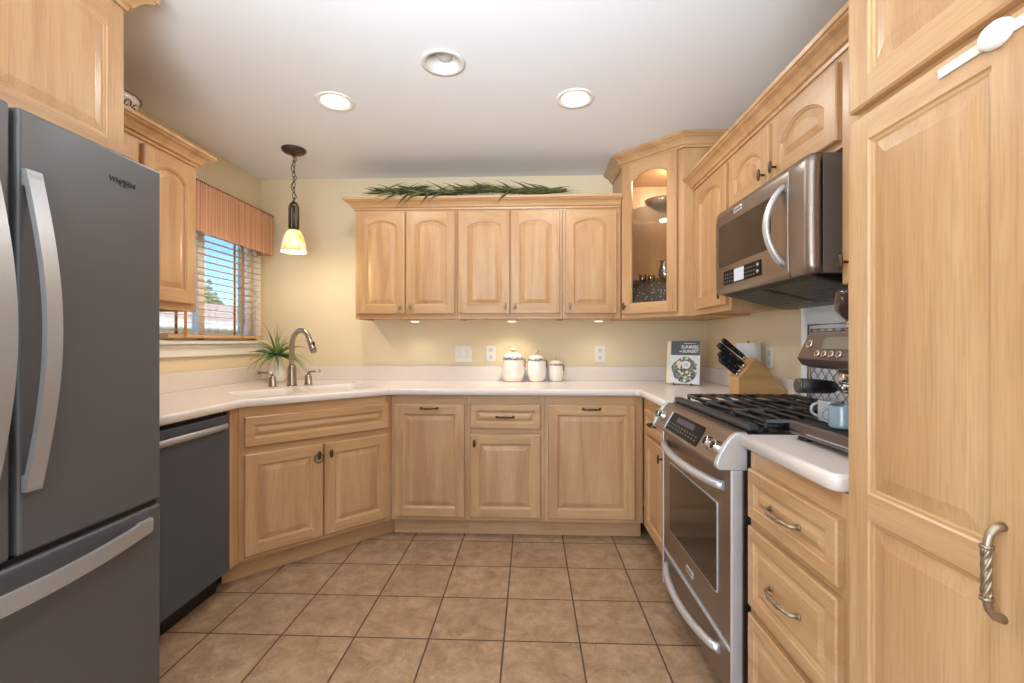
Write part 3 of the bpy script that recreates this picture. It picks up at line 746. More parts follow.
b = MB(); b.box(.03, FW-.03, .03, .07, .012, .062, 0, .004); b.build('toe_grille', BLK, fr)
b = MB(); b.box(FW-.16, FW-.06, .03, .07, 1.7555, 1.768, 0, .004); b.build('hinge_cover', mat('hinge_grey', (70, 70, 72), .5), fr)
LOGO = mat('logo_dark', (44, 44, 47), .4, .3)
lg = text_mesh('logo', 'Whirlpool', .0205, LOGO, drr, (.702, -.0008, 1.671), (PI/2, 0, 0), .0006, .12, bold=.0004)
b = MB(); b.tube([(.010+.021*math.cos(a), -.001+.0095*math.sin(a)+.003*math.cos(a), 0) for a in [2*PI*k/28*.86+.5 for k in range(29)]], .0011, 6); b.build('logo_swoosh', LOGO, drr, (.702, -.0010, 1.670), (PI/2, 0, 0))

# ------------------------------------------------------------------ dishwasher
dw = thing('dishwasher', 'dark slate dishwasher with a bar handle between refrigerator and sink cabinet', 'dishwasher', (-1.448, 1.556, 0), PI/2)
b = MB(); b.box(.004, .600, .03, .58, .10, .868, 0); b.build('tub', BLK, dw)
b = MB(); b.box(.002, .604, -.002, .03, .105, .856, 0, .005); dd = b.build('door', DWM, dw)
b = MB(); b.box(.01, .596, .062, .08, .004, .10, 0); b.build('toe_panel', BLK, dw)
b = MB(); n = 20; R = []
for i in range(n+1):
    t = i/n; x = .035+.536*t; y = -.010-.028*math.sin(PI*t)**.8; zc = .806+.006*math.sin(PI*t)
    R.append([(x, y-.008*math.cos(a)*1, zc+.014*math.sin(a)) for a in [2*PI*k/10 for k in range(10)]])
b.rings(R, 0, True); b.box(.036, .056, -.014, 0, .796, .816, 0, .002); b.box(.55, .57, -.014, 0, .796, .816, 0, .002)
b.build('handle', FRIDGE_H, dd)

# ------------------------------------------------------------------ range (faces -x): local x = towards the camera, local y = into the wall
GX, GY = .632, 2.230
rg = thing('gas_range', 'stainless slide-in gas range with black grates and two bowed handles', 'range', (GX, GY, 0), R90)
GW = .757
b = MB(); b.box(.006, GW-.006, .036, .645, .05, .905, 0, .003); b.box(.03, GW-.03, .08, .62, 0, .05, 1); b.build('body', [brushed('range_side', (120, 118, 116), .35, 2), BLK], rg)
b = MB(); b.box(.012, GW-.012, .002, .036, .236, .796, 0, .008, 3)
od = b.build('oven_door', STEEL, rg)
b = MB(); b.prism(rrect(.118, .648, .352, .664, .012, 3), -.0015, .004, 'y', 0, .001); b.build('window_trim', STEELB, od)
b = MB(); b.prism(rrect(.124, .642, .358, .658, .010, 3), -.003, .002, 'y'); b.build('oven_window', OVGL, od)
for x0 in (.001, GW-.011):
    b = MB(); b.box(x0, x0+.010, -.001, .036, .055, .80, 0, .004); b.build('edge_trim', STEELB, rg)
def bow(parent, x0, x1, z, out, r, dz=0, flat=(1, 1)):
    b = MB(); n = 22
    pts = [(x0+(x1-x0)*k/n, .002-out*math.sin(PI*k/n)**.55, z+dz*math.sin(PI*k/n)) for k in range(n+1)]
    b.tube(pts, r, 12, flat=flat, up=(0, 0, 1)); return b.build('handle', STEELB, parent)
bow(od, .055, .700, .735, .050, .0155)
b = MB(); b.box(.013, GW-.013, .002, .036, .068, .216, 0, .006, 3); wdw = b.build('warming_drawer', STEEL, rg)
bow(wdw, .075, .665, .178, .046, .0145, -.012)
b = MB(); b.box(.013, GW-.013, -.002, .034, .2185, .2335, 0, .003); b.build('vent_strip', STEELB, rg)
b = MB(); b.prism(rrect(-.038, .038, -.013, .013, .004, 3), -.003, .001, 'y', 0, .0008); bd = b.build('badge', STEELB, od, (.375, .001, .292))
text_mesh('lettering', 'KitchenAid', .0125, mat('badge_ink', (70, 66, 62), .4), bd, (0, -.0033, 0), (PI/2, 0, 0), .0003)
b = MB()
PF = [(.05, .802), (-.034, .804), (-.042, .810), (-.043, .818), (.004, .902), (.012, .911), (.024, .916), (.05, .916)]
b.prism(PF, .024, GW-.024, 'x', 0); cp = b.build('control_panel', STEEL, rg)
PE = [(.05, .800), (-.036, .801), (-.045, .808), (-.047, .820), (-.036, .850), (-.016, .884), (.002, .905), (.012, .914), (.024, .919), (.05, .919)]
for x0 in (.0005, GW-.0235):
    b = MB(); b.prism(PE, x0, x0+.023, 'x', 0, .003); b.build('end_cap', STEELB, rg)
sl = math.atan2(.047, .084)                                     # slope of the panel face
def on_panel(x, t, out=0):                                       # t along the slope 0..1
    return (x, -.043+.047*t-out*math.cos(sl), .818+.084*t+out*math.sin(sl))
RP = (-sl, 0, 0)
b = MB(); b.prism(rrect(-.185, .185, -.040, .040, .012, 4), -.003, .001, 'y', 0, .001); dp = b.build('display_panel', BLKG, cp, on_panel(.365, .52), RP)
b = MB(); b.prism(rrect(-.018, -.002, -.040, .040, .007, 4), -.004, .001, 'y', 0, .0015); b.build('display_trim', STEELB, cp, on_panel(.185, .52), RP)
b = MB(); b.box(-.10, .10, -.0036, -.003, .006, .028); b.build('screen', mat('range_screen', (60, 48, 78), .15), dp)
KEYS = mat('key_print', (120, 116, 118), .4)
b = MB()
for i in range(11):
    for j in (-.008, -.022): b.box(-.165+.031*i, -.153+.031*i, -.0036, -.003, j-.003, j+.002)
b.build('keys', KEYS, dp)
KD = mat('knob_inset', (38, 40, 44), .25, .3)
for x, t in ((.036, .55), (.092, .55), (.632, .5), (.702, .5)):
    b = MB(); b.lathe([(.023, 0), (.023, .004), (.0205, .007), (.020, .020), (.0185, .023), (.014, .0215), (.002, .0215)], (0, 0, 0), 28)
    b.xform(Matrix.Rotation(PI/2, 4, 'X')); kb = b.build('knob', SILV, cp, on_panel(x, t), RP)
    b = MB(); b.ell((0, -.0215, 0), (.0115, .004, .0145)); b.build('grip', KD, kb)
b = MB(); b.box(.0, GW, .050, .648, .9055, .922, 0, .003); b.build('cooktop', ENAM, rg)
b = MB(); b.box(.006, GW-.006, .052, .092, .922, .944, 0, .009, 3); b.build('front_rail', mat('rail_iron', (62, 64, 68), .38, .3), rg)
for x, y, r in ((.14, .20, .045), (.14, .47, .036), (.378, .335, .05), (.62, .20, .05), (.62, .47, .034)):
    b = MB(); b.lathe([(r*1.25, 0), (r*1.25, .006), (r, .008), (r, .016), (r*.9, .020), (.004, .021)], (x, y, .922), 24); b.build('burner', IRON, rg)
for g in range(3):
    b = MB(); x0 = .012+g*.2455; x1 = x0+.240; zt = .951
    def bar(p, q, w_=.0058):
        b.tube([p, q], w_, 8, flat=(1.15, .8), up=(0, 0, 1))
    for y in (.115, .61):
        bar((x0+.006, y, zt), (x1-.006, y, zt), .007)
    for x in (x0+.008, x1-.008): bar((x, .115, zt), (x, .61, zt), .007)
    bar((x0+.006, .36, zt), (x1-.006, .36, zt))
    for y in (.165, .225, .285, .425, .485, .55):
        b.tube([(x0+.004, y, zt-.012), (x0+.012, y, zt+.004), (x0+.03, y, zt+.007), (x1-.03, y, zt+.007), (x1-.012, y, zt+.004), (x1-.004, y, zt-.012)], .0055, 8, flat=(1.2, .8), up=(0, 0, 1))
    for x in (x0+.008, x1-.008):
        for y in (.118, .36, .607): b.cyl((x, y, .9225), (x, y, zt), .008, .006, 8)
    b.build('grate', IRON, rg)

# ------------------------------------------------------------------ over-the-range microwave
mw = thing('microwave', 'stainless over-the-range microwave with a bowed vertical handle', 'microwave', (.880, 2.226, 1.425), R90)
MWW, MH = .734, .383
b = MB(); b.box(.004, MWW-.004, .045, .405, 0, MH, 0, .004); b.build('body', brushed('microwave_side', (120, 108, 99), .45, 2, .25), mw)
def curved(name, x0, x1, parent, matl, z0=0.0, z1=MH, el=.005, er=.005):
    """front skin bowed a little outwards from top to bottom"""
    b = MB(); n = 14; R = []
    for i in range(n+1):
        t = i/n; z = z0+(z1-z0)*t; y = .004-.004*(1-(2*t-1)**2)**.5 if 0 < i < n else .010
        R.append([(x0, .045, z), (x0, y+el, z), (x0+el*.3, y+el*.3, z), (x0+el, y, z), (x1-er, y, z), (x1-er*.62, y+er*.08, z), (x1-er*.3, y+er*.3, z), (x1-er*.08, y+er*.62, z), (x1, y+er, z), (x1, .045, z)])
    b.rings(R, 0, True); return b.build(name, matl, parent)
md = curved('door', .002, .612, mw, STEEL); sp = curved('side_panel', .616, .732, mw, STEEL, er=.03)
b = MB(); b.box(.040, .505, -.002, .02, .122, .312, 0, .004); b.build('door_window', mat('microwave_glass', (46, 36, 30), .12, spec=.4), md)
b = MB(); b.box(.095, .435, -.002, .02, .036, .098, 0, .003); kp = b.build('keypad', BLKG, md)
b = MB(); b.box(.205, .295, -.0035, -.0015, .040, .094, 0, .001); b.build('screen', LCD, kp)
b = MB()
for i in range(4):
    for j in range(3):
        b.box(.112+.022*i, .124+.022*i, -.003, -.0015, .046+.016*j, .050+.016*j); b.box(.308+.022*i, .320+.022*i, -.003, -.0015, .046+.016*j, .050+.016*j)
b.build('keys', KEYS, kp)
for zz in (.054, .080):
    b = MB(); b.cyl((.412, -.001, zz), (.412, -.006, zz), .008, .007, 14); b.build('button', SILV, kp)
b = MB(); pts = [(.580+.0*k, .006-.062*math.sin(PI*k/20)**.75, .048+.275*k/20) for k in range(21)]
b.tube(pts, .0125, 12, flat=(1.25, .8), up=(1, 0, 0)); b.build('handle', STEELB, md)
b = MB(); b.prism(rrect(-.036, .036, -.012, .012, .003, 3), -.003, .001, 'y', 0, .0008); bd = b.build('badge', STEELB, md, (.235, .0005, .346))
text_mesh('lettering', 'KitchenAid', .0115, mat('badge_ink_b', (70, 66, 62), .4), bd, (0, -.0033, 0), (PI/2, 0, 0), .0003)
b = MB(); b.prism([(.02, -.001), (.277, -.062), (.403, -.062), (.403, -.001)], .025, MWW-.03, 'x', 0, .003); b.build('underside_hood', BLK, mw)
FIL = mat('filter_grey', (92, 92, 94), .4, .8)
def on_hood(y, e): return (y, -.001-.061*(y-.02)/.257-e)
for x0 in (.06, .40):
    b = MB(); b.prism([on_hood(.05, .0004), on_hood(.25, .0004), on_hood(.25, .003), on_hood(.05, .003)], x0, x0+.29, 'x')
    for k in range(9):
        y = .062+.0205*k; b.prism([on_hood(y, .003), on_hood(y+.007, .003), on_hood(y+.007, .0052), on_hood(y, .0052)], x0+.012, x0+.278, 'x')
    b.build('grease_filter', FIL, mw)

# white splash panel behind the range
b = MB(); b.box(XR-.012, XR-.001, 1.474, 2.236, .924, 1.40, 0, .002); tag(b.build('splash_panel', BSP), 'plain white splash panel on the wall behind the range', 'splash panel')

# ------------------------------------------------------------------ espresso machine
ESD = brushed('espresso_steel', (112, 100, 94), .36, 0, .6); 
es = thing('espresso_machine', 'stainless espresso machine with portafilter and bean hopper on the short countertop', 'espresso machine', (.774, 1.410, CT1+.0005), R90)
EW = .343
for x in (.03, EW-.03):
    for y in (.035, .28):
        b = MB(); b.lathe([(.022, 0), (.024, .004), (.020, .013)], (x, y, 0), 16); b.build('foot', BLK, es)
b = MB(); b.box(0, EW, .02, .325, .013, .05, 0, .004); b.box(0, EW, .19, .325, .05, .318, 0, .006); b.build('body', ESD, es)
b = MB(); b.prism([(.0, .020), (.0, .050), (.004, .054), (.19, .054), (.19, .014), (.006, .014)], .002, EW-.002, 'x', 0, .002); tr = b.build('drip_tray', ESD, es)
b = MB()
for k in range(16): b.box(.012, EW-.012, .012+.0105*k, .018+.0105*k, .0535, .0565)
b.box(.008, .014, .01, .18, .0535, .0575); b.box(EW-.014, EW-.008, .01, .18, .0535, .0575); b.build('grate', BLK, tr)
b = MB(); b.box(.004, EW-.004, -.0015, .0, .0265, .0295); b.build('tray_seam', SILV, tr)
HP = [(.012, .240), (.026, .220), (.056, .212), (.30, .212), (.325, .24), (.325, .318), (.054, .318), (.047, .313)]
b = MB(); b.prism(HP, .018, EW, 'x', 0, .003); hd = b.build('head', ESD, es)
hs = math.atan2(.037, .077)
def on_head(x, t): return (x+.012, .012+.035*t-.0005, .240+.073*t)
RH = (-hs, 0, 0)
b = MB(); b.box(.045, .235, -.002, .001, -.012, .024, 0, .001); b.build('display', mat('espresso_panel', (120, 116, 100), .2), hd, on_head(.055, .52), RH)
for x, t, r in ((.040, .55, .013), (.095, .20, .010), (.125, .20, .010), (.155, .20, .010), (.185, .20, .010)):
    b = MB(); b.cyl((0, 0, 0), (0, -.004, 0), r, r*.92, 20); q = b.build('button', SILV, hd, on_head(x, t), RH)
    b = MB(); b.cyl((0, -.0038, 0), (0, -.005, 0), r*.55, r*.5, 14); b.build('inset', ESD, q)
text_mesh('lettering', 'Breville', .026, mat('espresso_ink', (214, 210, 206), .4), hd, on_head(.272, .50), RH, .0008, .2)
b = MB(); b.lathe([(.034, 0), (.036, .01), (.036, .05)], (.140, .095, .172), 24); b.build('group_head', SILV, es)
pf = MB(); pf.lathe([(.030, 0), (.035, .006), (.035, .028)], (.140, .095, .1435), 24); pf.cyl((.140, .065, .158), (.140, .035, .160), .009, .011, 12)
pfo = pf.build('portafilter', SILV, es, (0, 0, .006))
b = MB(); b.tube([(.140, .040, .160), (.140, .02, .1605), (.140, -.01, .162), (.140, -.052, .164)], .015, 16, radii=[.016, .0185, .0195, .0205]); b.build('handle', BLK, pfo)
b = MB(); b.lathe([(.0205, 0), (.0195, .004), (.014, .006)], (0, 0, 0), 18); b.xform(Matrix.Rotation(PI/2, 4, 'X')); b.build('end_cap', mat('cap_grey', (92, 88, 86), .3, .7), pfo, (.140, -.051, .164))
b = MB(); b.lathe([(.034, 0), (.036, .004), (.036, .022), (.032, .024)], (.115, .130, .322), 24); b.build('hopper_collar', SILV, es)
b = MB(); b.lathe([(.034, 0), (.060, .028), (.062, .075), (.058, .082)], (.115, .130, .346), 24); b.build('bean_hopper', mat('hopper_smoke', (58, 44, 38), .12, coat=.4), es)
b = MB(); b.tube([(.285, .10, .222), (.29, .085, .19), (.292, .06, .12), (.292, .05, .09)], .0045, 8); b.build('steam_wand', SILV, es)
MUGS = [((.868, 1.366), (168, 170, 174), 'grey-white espresso mug standing behind the blue one on the drip tray', .032, .060, 2.6),
        ((.836, 1.262), (140, 156, 166), 'blue-grey mug with dark printed mark, nearest the pantry', .035, .060, 2.6)]
for (x, y), c_, lab, r, h, ha in MUGS:
    t = thing('mug', lab, 'mug', (x, y, CT1+.0588), ha, 'mugs on the espresso machine tray')
    mm = mat('mug_glaze', c_, .18, coat=.4)
    b = MB(); b.lathe([(r*.90, 0), (r*.97, .002), (r, .006), (r, .010), (r, h-.003), (r-.001, h), (r-.003, h), (r-.004, h-.003), (r-.004, .012), (r-.008, .008), (.004, .007)], (0, 0, 0), 32); b.build('body', mm, t)
    b = MB(); b.tube(arc((r-.003, 0, h*.52), .0185, -PI/2, PI/2, 12, (1, 0, 0), (0, 0, 1)), .0042, 8, up=(0, 1, 0)); b.build('handle', mm, t)
    if c_[0] == 140:
        dk = mat('mug_print', (58, 74, 84), .4); b = MB()
        for k in range(5):
            a = -1.75-ha+.16*k
            for z, hh in ((.026, .014), (.044, .006)):
                b.rings([[(( r+e)*math.cos(a+da), (r+e)*math.sin(a+da), z+zz) for da, zz in ((0, 0), (.11, 0), (.11, hh), (0, hh))] for e in (-.0005, .0004)], 0, False)
        b.build('printed_mark', dk, t)

# wire rack behind the burners
wr = MB(); y0, y1, z0, z1 = 0, .30, 0, .352
wr.tube([(0, y0, z0), (0, y1, z0), (0, y1, z1), (0, y0, z1)], .0045, 8, closed=True)
wr.tube([(0, y0+.02, z0+.02), (0, y1-.02, z0+.02), (0, y1-.02, z1-.02), (0, y0+.02, z1-.02)], .003, 8, closed=True)
for i in range(5):
    for j in range(6):
        ya, za = y0+.02+.052*i, z0+.02+.052*j
        wr.tube([(0, ya, za), (0, ya+.052, za+.052)], .0018, 6); wr.tube([(0, ya, za+.052), (0, ya+.052, za)], .0018, 6)
o = wr.build('wire_rack', mat('rack_wire', (150, 140, 126), .4, .6), None, (XR-.0265, 1.86, .9300), (0, .012, 0)); tag(o, 'wire lattice rack leaning on the white panel behind the burners', 'rack')

# ------------------------------------------------------------------ things on the counter
KB = (1.035, 2.33, CT1+.0005)
b = MB(); b.prism([(0, 0), (.222, 0), (.236, .016), (.236, .040), (.088, .207), (.078, .203), (0, .110)], 0, .115, 'y', 0, .003)
tag(b.build('knife_block', BLOCKW, None, KB), 'slanted beech knife block behind the far corner of the range', 'knife block')
fd = Vector((.078, 0, .093)).normalized(); nd = Vector((-fd.z, 0, fd.x)).normalized()
KN = [(.97, .092, .120, .0125, 'topmost knife in the block, long black handle'), (.58, .034, .135, .0155, 'thickest black knife handle, just below the topmost one'),
      (.74, .092, .112, .0115, 'slim black knife handle in the far middle of the block'), (.30, .030, .112, .0135, 'black knife handle at the middle of the block, camera side'),
      (.50, .090, .092, .011, 'short black steak-knife handle at the far lower slot'), (.27, .061, .092, .012, 'short black steak-knife handle in the middle lower slot'), (.12, .026, .094, .0115, 'lowest black steak-knife handle, at the front edge of the block')]
for s_, yy, L, r, lab in KN:
    L *= 1.28
    t = thing('kitchen_knife', lab, 'knife', Vector(KB)+Vector((0, yy, .110))+fd*(.121*s_)+nd*.001, 0, 'knives in the block')
    b = MB(); b.tube([nd*.014, nd*(.03), nd*(L*.6), nd*(L*.9), nd*L], r, 10, radii=[r*.9, r, r*1.02, r*1.12, r*.8], flat=(1, .62), up=fd); h_ = b.build('handle', BLK, t)
    b = MB()
    for q in (.3, .55, .8): b.cyl(nd*(L*q)+Vector((0, -r*.66, 0)), nd*(L*q)+Vector((0, -r*.60, 0)), .0022, .0022, 8)
    b.build('rivets', SILV, h_)
    b = MB(); b.tube([nd*.0005, nd*.014], r*.85, 10, flat=(1, .6), up=fd); b.build('bolster', SILV, t)

pt = thing('paper_towel_roll', 'pale paper towel roll standing behind the knife block', 'paper towels', (1.205, 2.595, CT1+.0005))
b = MB(); b.lathe([(.020, .012), (.060, .012), (.062, .016), (.062, .276), (.060, .280), (.020, .280), (.020, .270)], (0, 0, 0), 32, cap0=False, cap1=False); b.build('roll', mat('towel_paper', (232, 234, 238), .9, bump=(160, .3)), pt)
b = MB(); b.lathe([(.064, 0), (.064, .008), (.058, .011), (.008, .011), (.008, .288), (.004, .292)], (0, 0, 0), 28); b.build('holder', SILV, pt)

# recipe book on a wire easel
BK = (1.012, 3.095, CT1+.0005); BRZ = -.50
ez = thing('wire_easel', 'black wire easel holding the recipe book', 'easel', BK, BRZ)
for sx in (-.055, .055):
    b = MB(); b.tube([(sx, -.032, .018), (sx, -.034, .006), (sx, -.028, .0035), (sx, .02, .0035), (sx, .032, .03), (sx, .062, .19)], .003, 8); b.build('hook', IRON, ez)
b = MB(); b.tube([(-.055, .062, .19), (.055, .062, .19)], .003, 8); b.tube([(-.03, .060, .185), (-.04, .115, .0035), (.04, .115, .0035), (.03, .060, .185)], .003, 8); b.build('back_leg', IRON, ez)
bk = thing('recipe_book', 'recipe book titled Sunrise to Sunset with a food photo cover', 'book', (BK[0], BK[1], CT1+.0115), BRZ)
tilt = -.17; Mt = Matrix.Rotation(tilt, 4, 'X')
BWd, BHt, BT = .210, .285, .022
PAGES = mat('book_pages', (236, 230, 216), .8)
b = MB(); b.box(-BWd/2, BWd/2, 0, .0025, 0, BHt, 0, .0005, 1); b.xform(Mt); cv = b.build('cover', mat('cover_white', (228, 228, 226), .3), bk, (0, -.0245, 0))
b = MB(); b.box(-BWd/2, BWd/2, BT-.0025, BT, 0, BHt, 0, .0005, 1); b.box(-BWd/2, -BWd/2+.003, .0025, BT-.0025, 0, BHt); b.xform(Mt); b.build('back_cover', mat('cover_cream', (232, 222, 192), .4), bk, (0, -.0245, 0))
b = MB(); b.box(-BWd/2+.004, BWd/2-.004, .003, BT-.003, .004, BHt-.004); b.xform(Mt); b.build('pages', PAGES, bk, (0, -.0245, 0))
def on_cover(name, mb, m): 
    mb.xform(Mt); return mb.build(name, m, cv)
b = MB(); b.box(-BWd/2+.026, BWd/2-.001, -.0008, 0, BHt*.665, BHt-.001); on_cover('title_band', b, mat('title_charcoal', (70, 74, 80), .35))
b = MB(); b.box(-BWd/2+.0005, -BWd/2+.022, -.0006, 0, .0005, BHt-.0005); on_cover('spine_strip', b, mat('spine_cream', (238, 226, 190), .4))
food = bpy.data.materials.new('food_photo'); food.use_nodes = True; n = food.node_tree; bb = n.nodes['Principled BSDF']; bb.inputs['Roughness'].default_value = .3
vo = n.nodes.new('ShaderNodeTexVoronoi'); vo.inputs['Scale'].default_value = 62; tc = n.nodes.new('ShaderNodeTexCoord'); rp = n.nodes.new('ShaderNodeValToRGB'); rp.color_ramp.interpolation = 'CONSTANT'
sx_ = n.nodes.new('ShaderNodeSeparateColor')
cols = [(62, 84, 66), (206, 196, 176), (96, 112, 78), (110, 92, 78), (58, 66, 62), (222, 214, 198), (128, 140, 110), (74, 96, 92)]
e = rp.color_ramp.elements; e[0].color = lin(cols[0]); e[1].position = .9; e[1].color = lin(cols[1])
for k, c_ in enumerate(cols[2:]): q = e.new(.14*(k+1)); q.color = lin(c_)
n.links.new(tc.outputs['Object'], vo.inputs['Vector']); n.links.new(vo.outputs['Color'], sx_.inputs[0]); n.links.new(sx_.outputs[0], rp.inputs[0]); n.links.new(rp.outputs[0], bb.inputs['Base Color'])
b = MB(); b.prism([(.012+.082*math.cos(a)*(1+.06*math.sin(5*a)), .092+.084*math.sin(a)*(1+.05*math.cos(4*a))) for a in [2*PI*k/40 for k in range(40)]], -.0008, 0, 'y'); on_cover('food_photo', b, food)
b = MB(); b.cyl((.02, -.0008, .125), (.02, -.0013, .125), .026, .026, 28, 0, False); on_cover('white_badge', b, mat('badge_white', (236, 238, 238), .4))
b = MB()
for k in range(3): b.box(.006+.004*(k % 2), .034-.004*(k % 2), -.0016, -.0012, .117+.007*k, .1195+.007*k)
on_cover('badge_print', b, mat('badge_text', (90, 112, 128), .4))
INK = mat('title_white', (240, 240, 238), .4)
for body, sz, x, z in (('SUNRISE', .029, .040, .243), ('SUNSET', .029, .045, .215), ('to', .017, -.017, .215)):
    p = Mt @ Vector((x, -.0012, z)); o = text_mesh('title_lettering', body, sz, INK, cv, p, (PI/2+tilt, 0, 0), .0003, bold=.0006)
for z in (.266,):
    b = MB(); b.box(.0, .075, -.0012, -.0009, z, z+.003); on_cover('author_line', b, INK)

# canisters
def canister(x, r, h, kh, label):
    t = thing('canister', label, 'canister', (x, 3.396-r*1.02, CT1+.0005), 0, 'ivory ceramic canisters')
    b = MB(); b.lathe([(r*.72, 0), (r*.80, .004), (r*.93, h*.16), (r*.995, h*.36), (r, h*.55), (r*.96, h*.78), (r*.87, h*.95), (r*.84, h)], (0, 0, 0), 36); b.build('body', CER, t)
    b = MB(); b.lathe([(r*.86, h*.945), (r*.90, h*.95), (r*.90, h*1.06), (r*.86, h*1.065)], (0, 0, 0), 36); b.build('rim_band', CERB, t)
    b = MB(); b.lathe([(r*.86, 0), (r*.85, .006), (r*.62, (kh-h)*.42), (r*.3, (kh-h)*.55), (r*.12, (kh-h)*.58)], (0, 0, h*1.066), 32); l = b.build('lid', CER, t)
    b = MB(); b.lathe([(r*.10, 0), (r*.09, .006), (r*.24, .014), (r*.27, .022), (r*.18, .030), (.002, .032)], (0, 0, h*1.066+(kh-h)*.56), 18); b.build('knob', GOLD, l)
    b = MB(); b.tube([(r*.86, 0, h*1.0), (r*.99, 0, h*.96), (r*1.07, 0, h*.86), (r*1.03, 0, h*.70), (r*1.07, 0, h*.62)], .0035, 8); b.build('clasp', BRONZE, t)
    return t
canister(-.124, .082, .166, .222, 'largest ivory canister with lid, nearest the wall outlet')
canister(.046, .069, .156, .205, 'middle-sized ivory canister with lid between the other two')
canister(.184, .055, .122, .165, 'smallest ivory canister with lid, at the end of the row')

# plant in a white vase
pl = thing('potted_plant', 'green strappy-leaved plant in a white bottle vase in the window corner', 'plant', (-1.800, 3.20, CT1+.0005))
b = MB(); b.lathe([(.040, 0), (.052, .004), (.060, .035), (.056, .068), (.038, .105), (.022, .13), (.018, .165), (.023, .19), (.019, .19), (.014, .165), (.012, .13)], (0, 0, 0), 28); b.build('vase', CER, pl)
def blade(b, p, d, L, w_, droop, m, n=7, roll=0):
    """a tapering strap leaf leaving p in direction d and drooping"""
    d = Vector(d).normalized(); p = Vector(p); side = d.cross(Vector((0, 0, 1)))
    if side.length < .05: side = Vector((1, 0, 0))
    side.normalize(); side = Matrix.Rotation(roll, 3, d) @ side; R = []; q = p.copy(); v = d.copy()
    for i in range(n+1):
        t = i/n; ww = w_*(.35+.65*math.sin(PI*min(t*1.25+.12, 1)))*(1-t**3)+.0006
        up = side.cross(v).normalized()
        R.append([q-side*ww, q-up*ww*.25, q+side*ww, q+up*.0006+up*ww*.05]); q = q+v*(L/n); v = (v+Vector((0, 0, -droop/n))).normalized()
    b.rings(R, m, True)
b = MB(); rr = random.Random(3)
for k in range(58):
    a = rr.uniform(0, 2*PI); el = rr.uniform(-.05, .85) if k > 8 else rr.uniform(.9, 1.4)
    L = rr.uniform(.22, .36)
    d = Vector((math.cos(a)*math.cos(el), math.sin(a)*math.cos(el), math.sin(el)))
    if d.y > .15: d.y *= .25; L *= .75
    if d.x < -.15: d.x *= .55; L *= .72
    blade(b, (rr.uniform(-.008, .008), rr.uniform(-.008, .008), .185), d, L, rr.uniform(.007, .011), rr.uniform(.8, 1.9), rr.randrange(3), 8, rr.uniform(-.9, .9))
for v in b.bm.verts:
    v.co.x = max(v.co.x, -.165); v.co.y = min(v.co.y, .195)
lv = b.build('leaves', GREENS, pl); lv['kind'] = 'stuff'

# garland on the crown of the back cabinets
b = MB(); rr = random.Random(11)
spn = [(-1.02+1.26*k/40, 3.075+.012*math.sin(k*.6), 2.212+.010*math.sin(k*.33)+.010*math.sin(k*1.1)) for k in range(41)]
b.tube(spn, .007, 6, 2)
for k in range(420):
    i = min(39, int(rr.random()*40)); p = Vector(spn[i])+Vector((0, rr.uniform(-.02, .03), 0))
    out = (-1 if rr.random() < .68 else 1)
    d = Vector((out*rr.uniform(.8, 1.3), rr.uniform(-.35, .25), rr.uniform(-.02, .42)))
    blade(b, p, d, rr.uniform(.08, .16), rr.uniform(.0035, .0065), rr.uniform(0, .5), rr.randrange(3), 5, rr.uniform(.4, 1.9))
for x, dx_, L, dz in ((-.86, -.9, .16, -.25), (-.80, -.6, .15, -.5), (-.74, -.8, .17, -.45), (-.66, -.5, .12, -.5), (-.58, -.7, .12, -.3), (-.14, -.7, .12, -.5), (-.92, -.8, .13, -.1), (-.70, -.9, .14, -.2)):
    blade(b, (x, 3.020, 2.196), (dx_, -.04, dz), L, .0065, .5, rr.randrange(3), 8, 1.4)
for x, dx_, L, dz in ((-.90, -.8, .15, .6), (-.95, -.9, .14, .3), (-.33, -.9, .18, .5), (-.28, -.6, .15, .6), (-.10, -.7, .17, .6), (.02, -.8, .18, .6), (.10, -.9, .19, .55), (.16, -.9, .17, .5), (-.55, -.7, .17, .55), (-.45, -.8, .16, .6)):
    blade(b, (x, 3.08, 2.205), (dx_, -.1, dz), L, .0065, .5, rr.randrange(3), 8, 1.4)
for v in b.bm.verts:
    if v.co.y > 3.03 and v.co.z < 2.182: v.co.z = 2.182
o = b.build('garland', GARL); tag(o, 'dark green artificial garland lying on top of the back wall cabinets', 'garland')

# bowl on the left cabinet
bz = 2.178
b = MB(); b.lathe([(.045, 0), (.05, .006), (.075, .03), (.105, .07), (.122, .095), (.117, .095), (.10, .072), (.07, .034), (.04, .012)], (0, 0, 0), 40)
bo = b.build('decorative_bowl', mat('bowl_glaze', (232, 222, 208), .2, coat=.3), None, (-1.835, 1.915, bz)); tag(bo, 'white bowl with dark scroll pattern on top of the window-side cabinet', 'bowl')
b = MB()
def bowl_r(z): return .05+(.122-.05)*((z-.006)/.089)**.8
b.tube([(.1225*math.cos(a), .1225*math.sin(a), .0945) for a in [2*PI*k/48 for k in range(48)]], .0022, 6, closed=True)
for s_ in range(12):
    a0 = 2*PI*s_/12; pts = []
    for k in range(17):
        t = k/16; rad = .020*(1-t*.75); th = a0*3+t*6.0
        z = .055+rad*math.sin(th); a = a0+rad*math.cos(th)/.10; pts.append(((bowl_r(z)+.0015)*math.cos(a), (bowl_r(z)+.0015)*math.sin(a), z))
    b.tube(pts, .0021, 6)
b.build('scroll_pattern', mat('bowl_paint', (92, 66, 56), .3), bo)

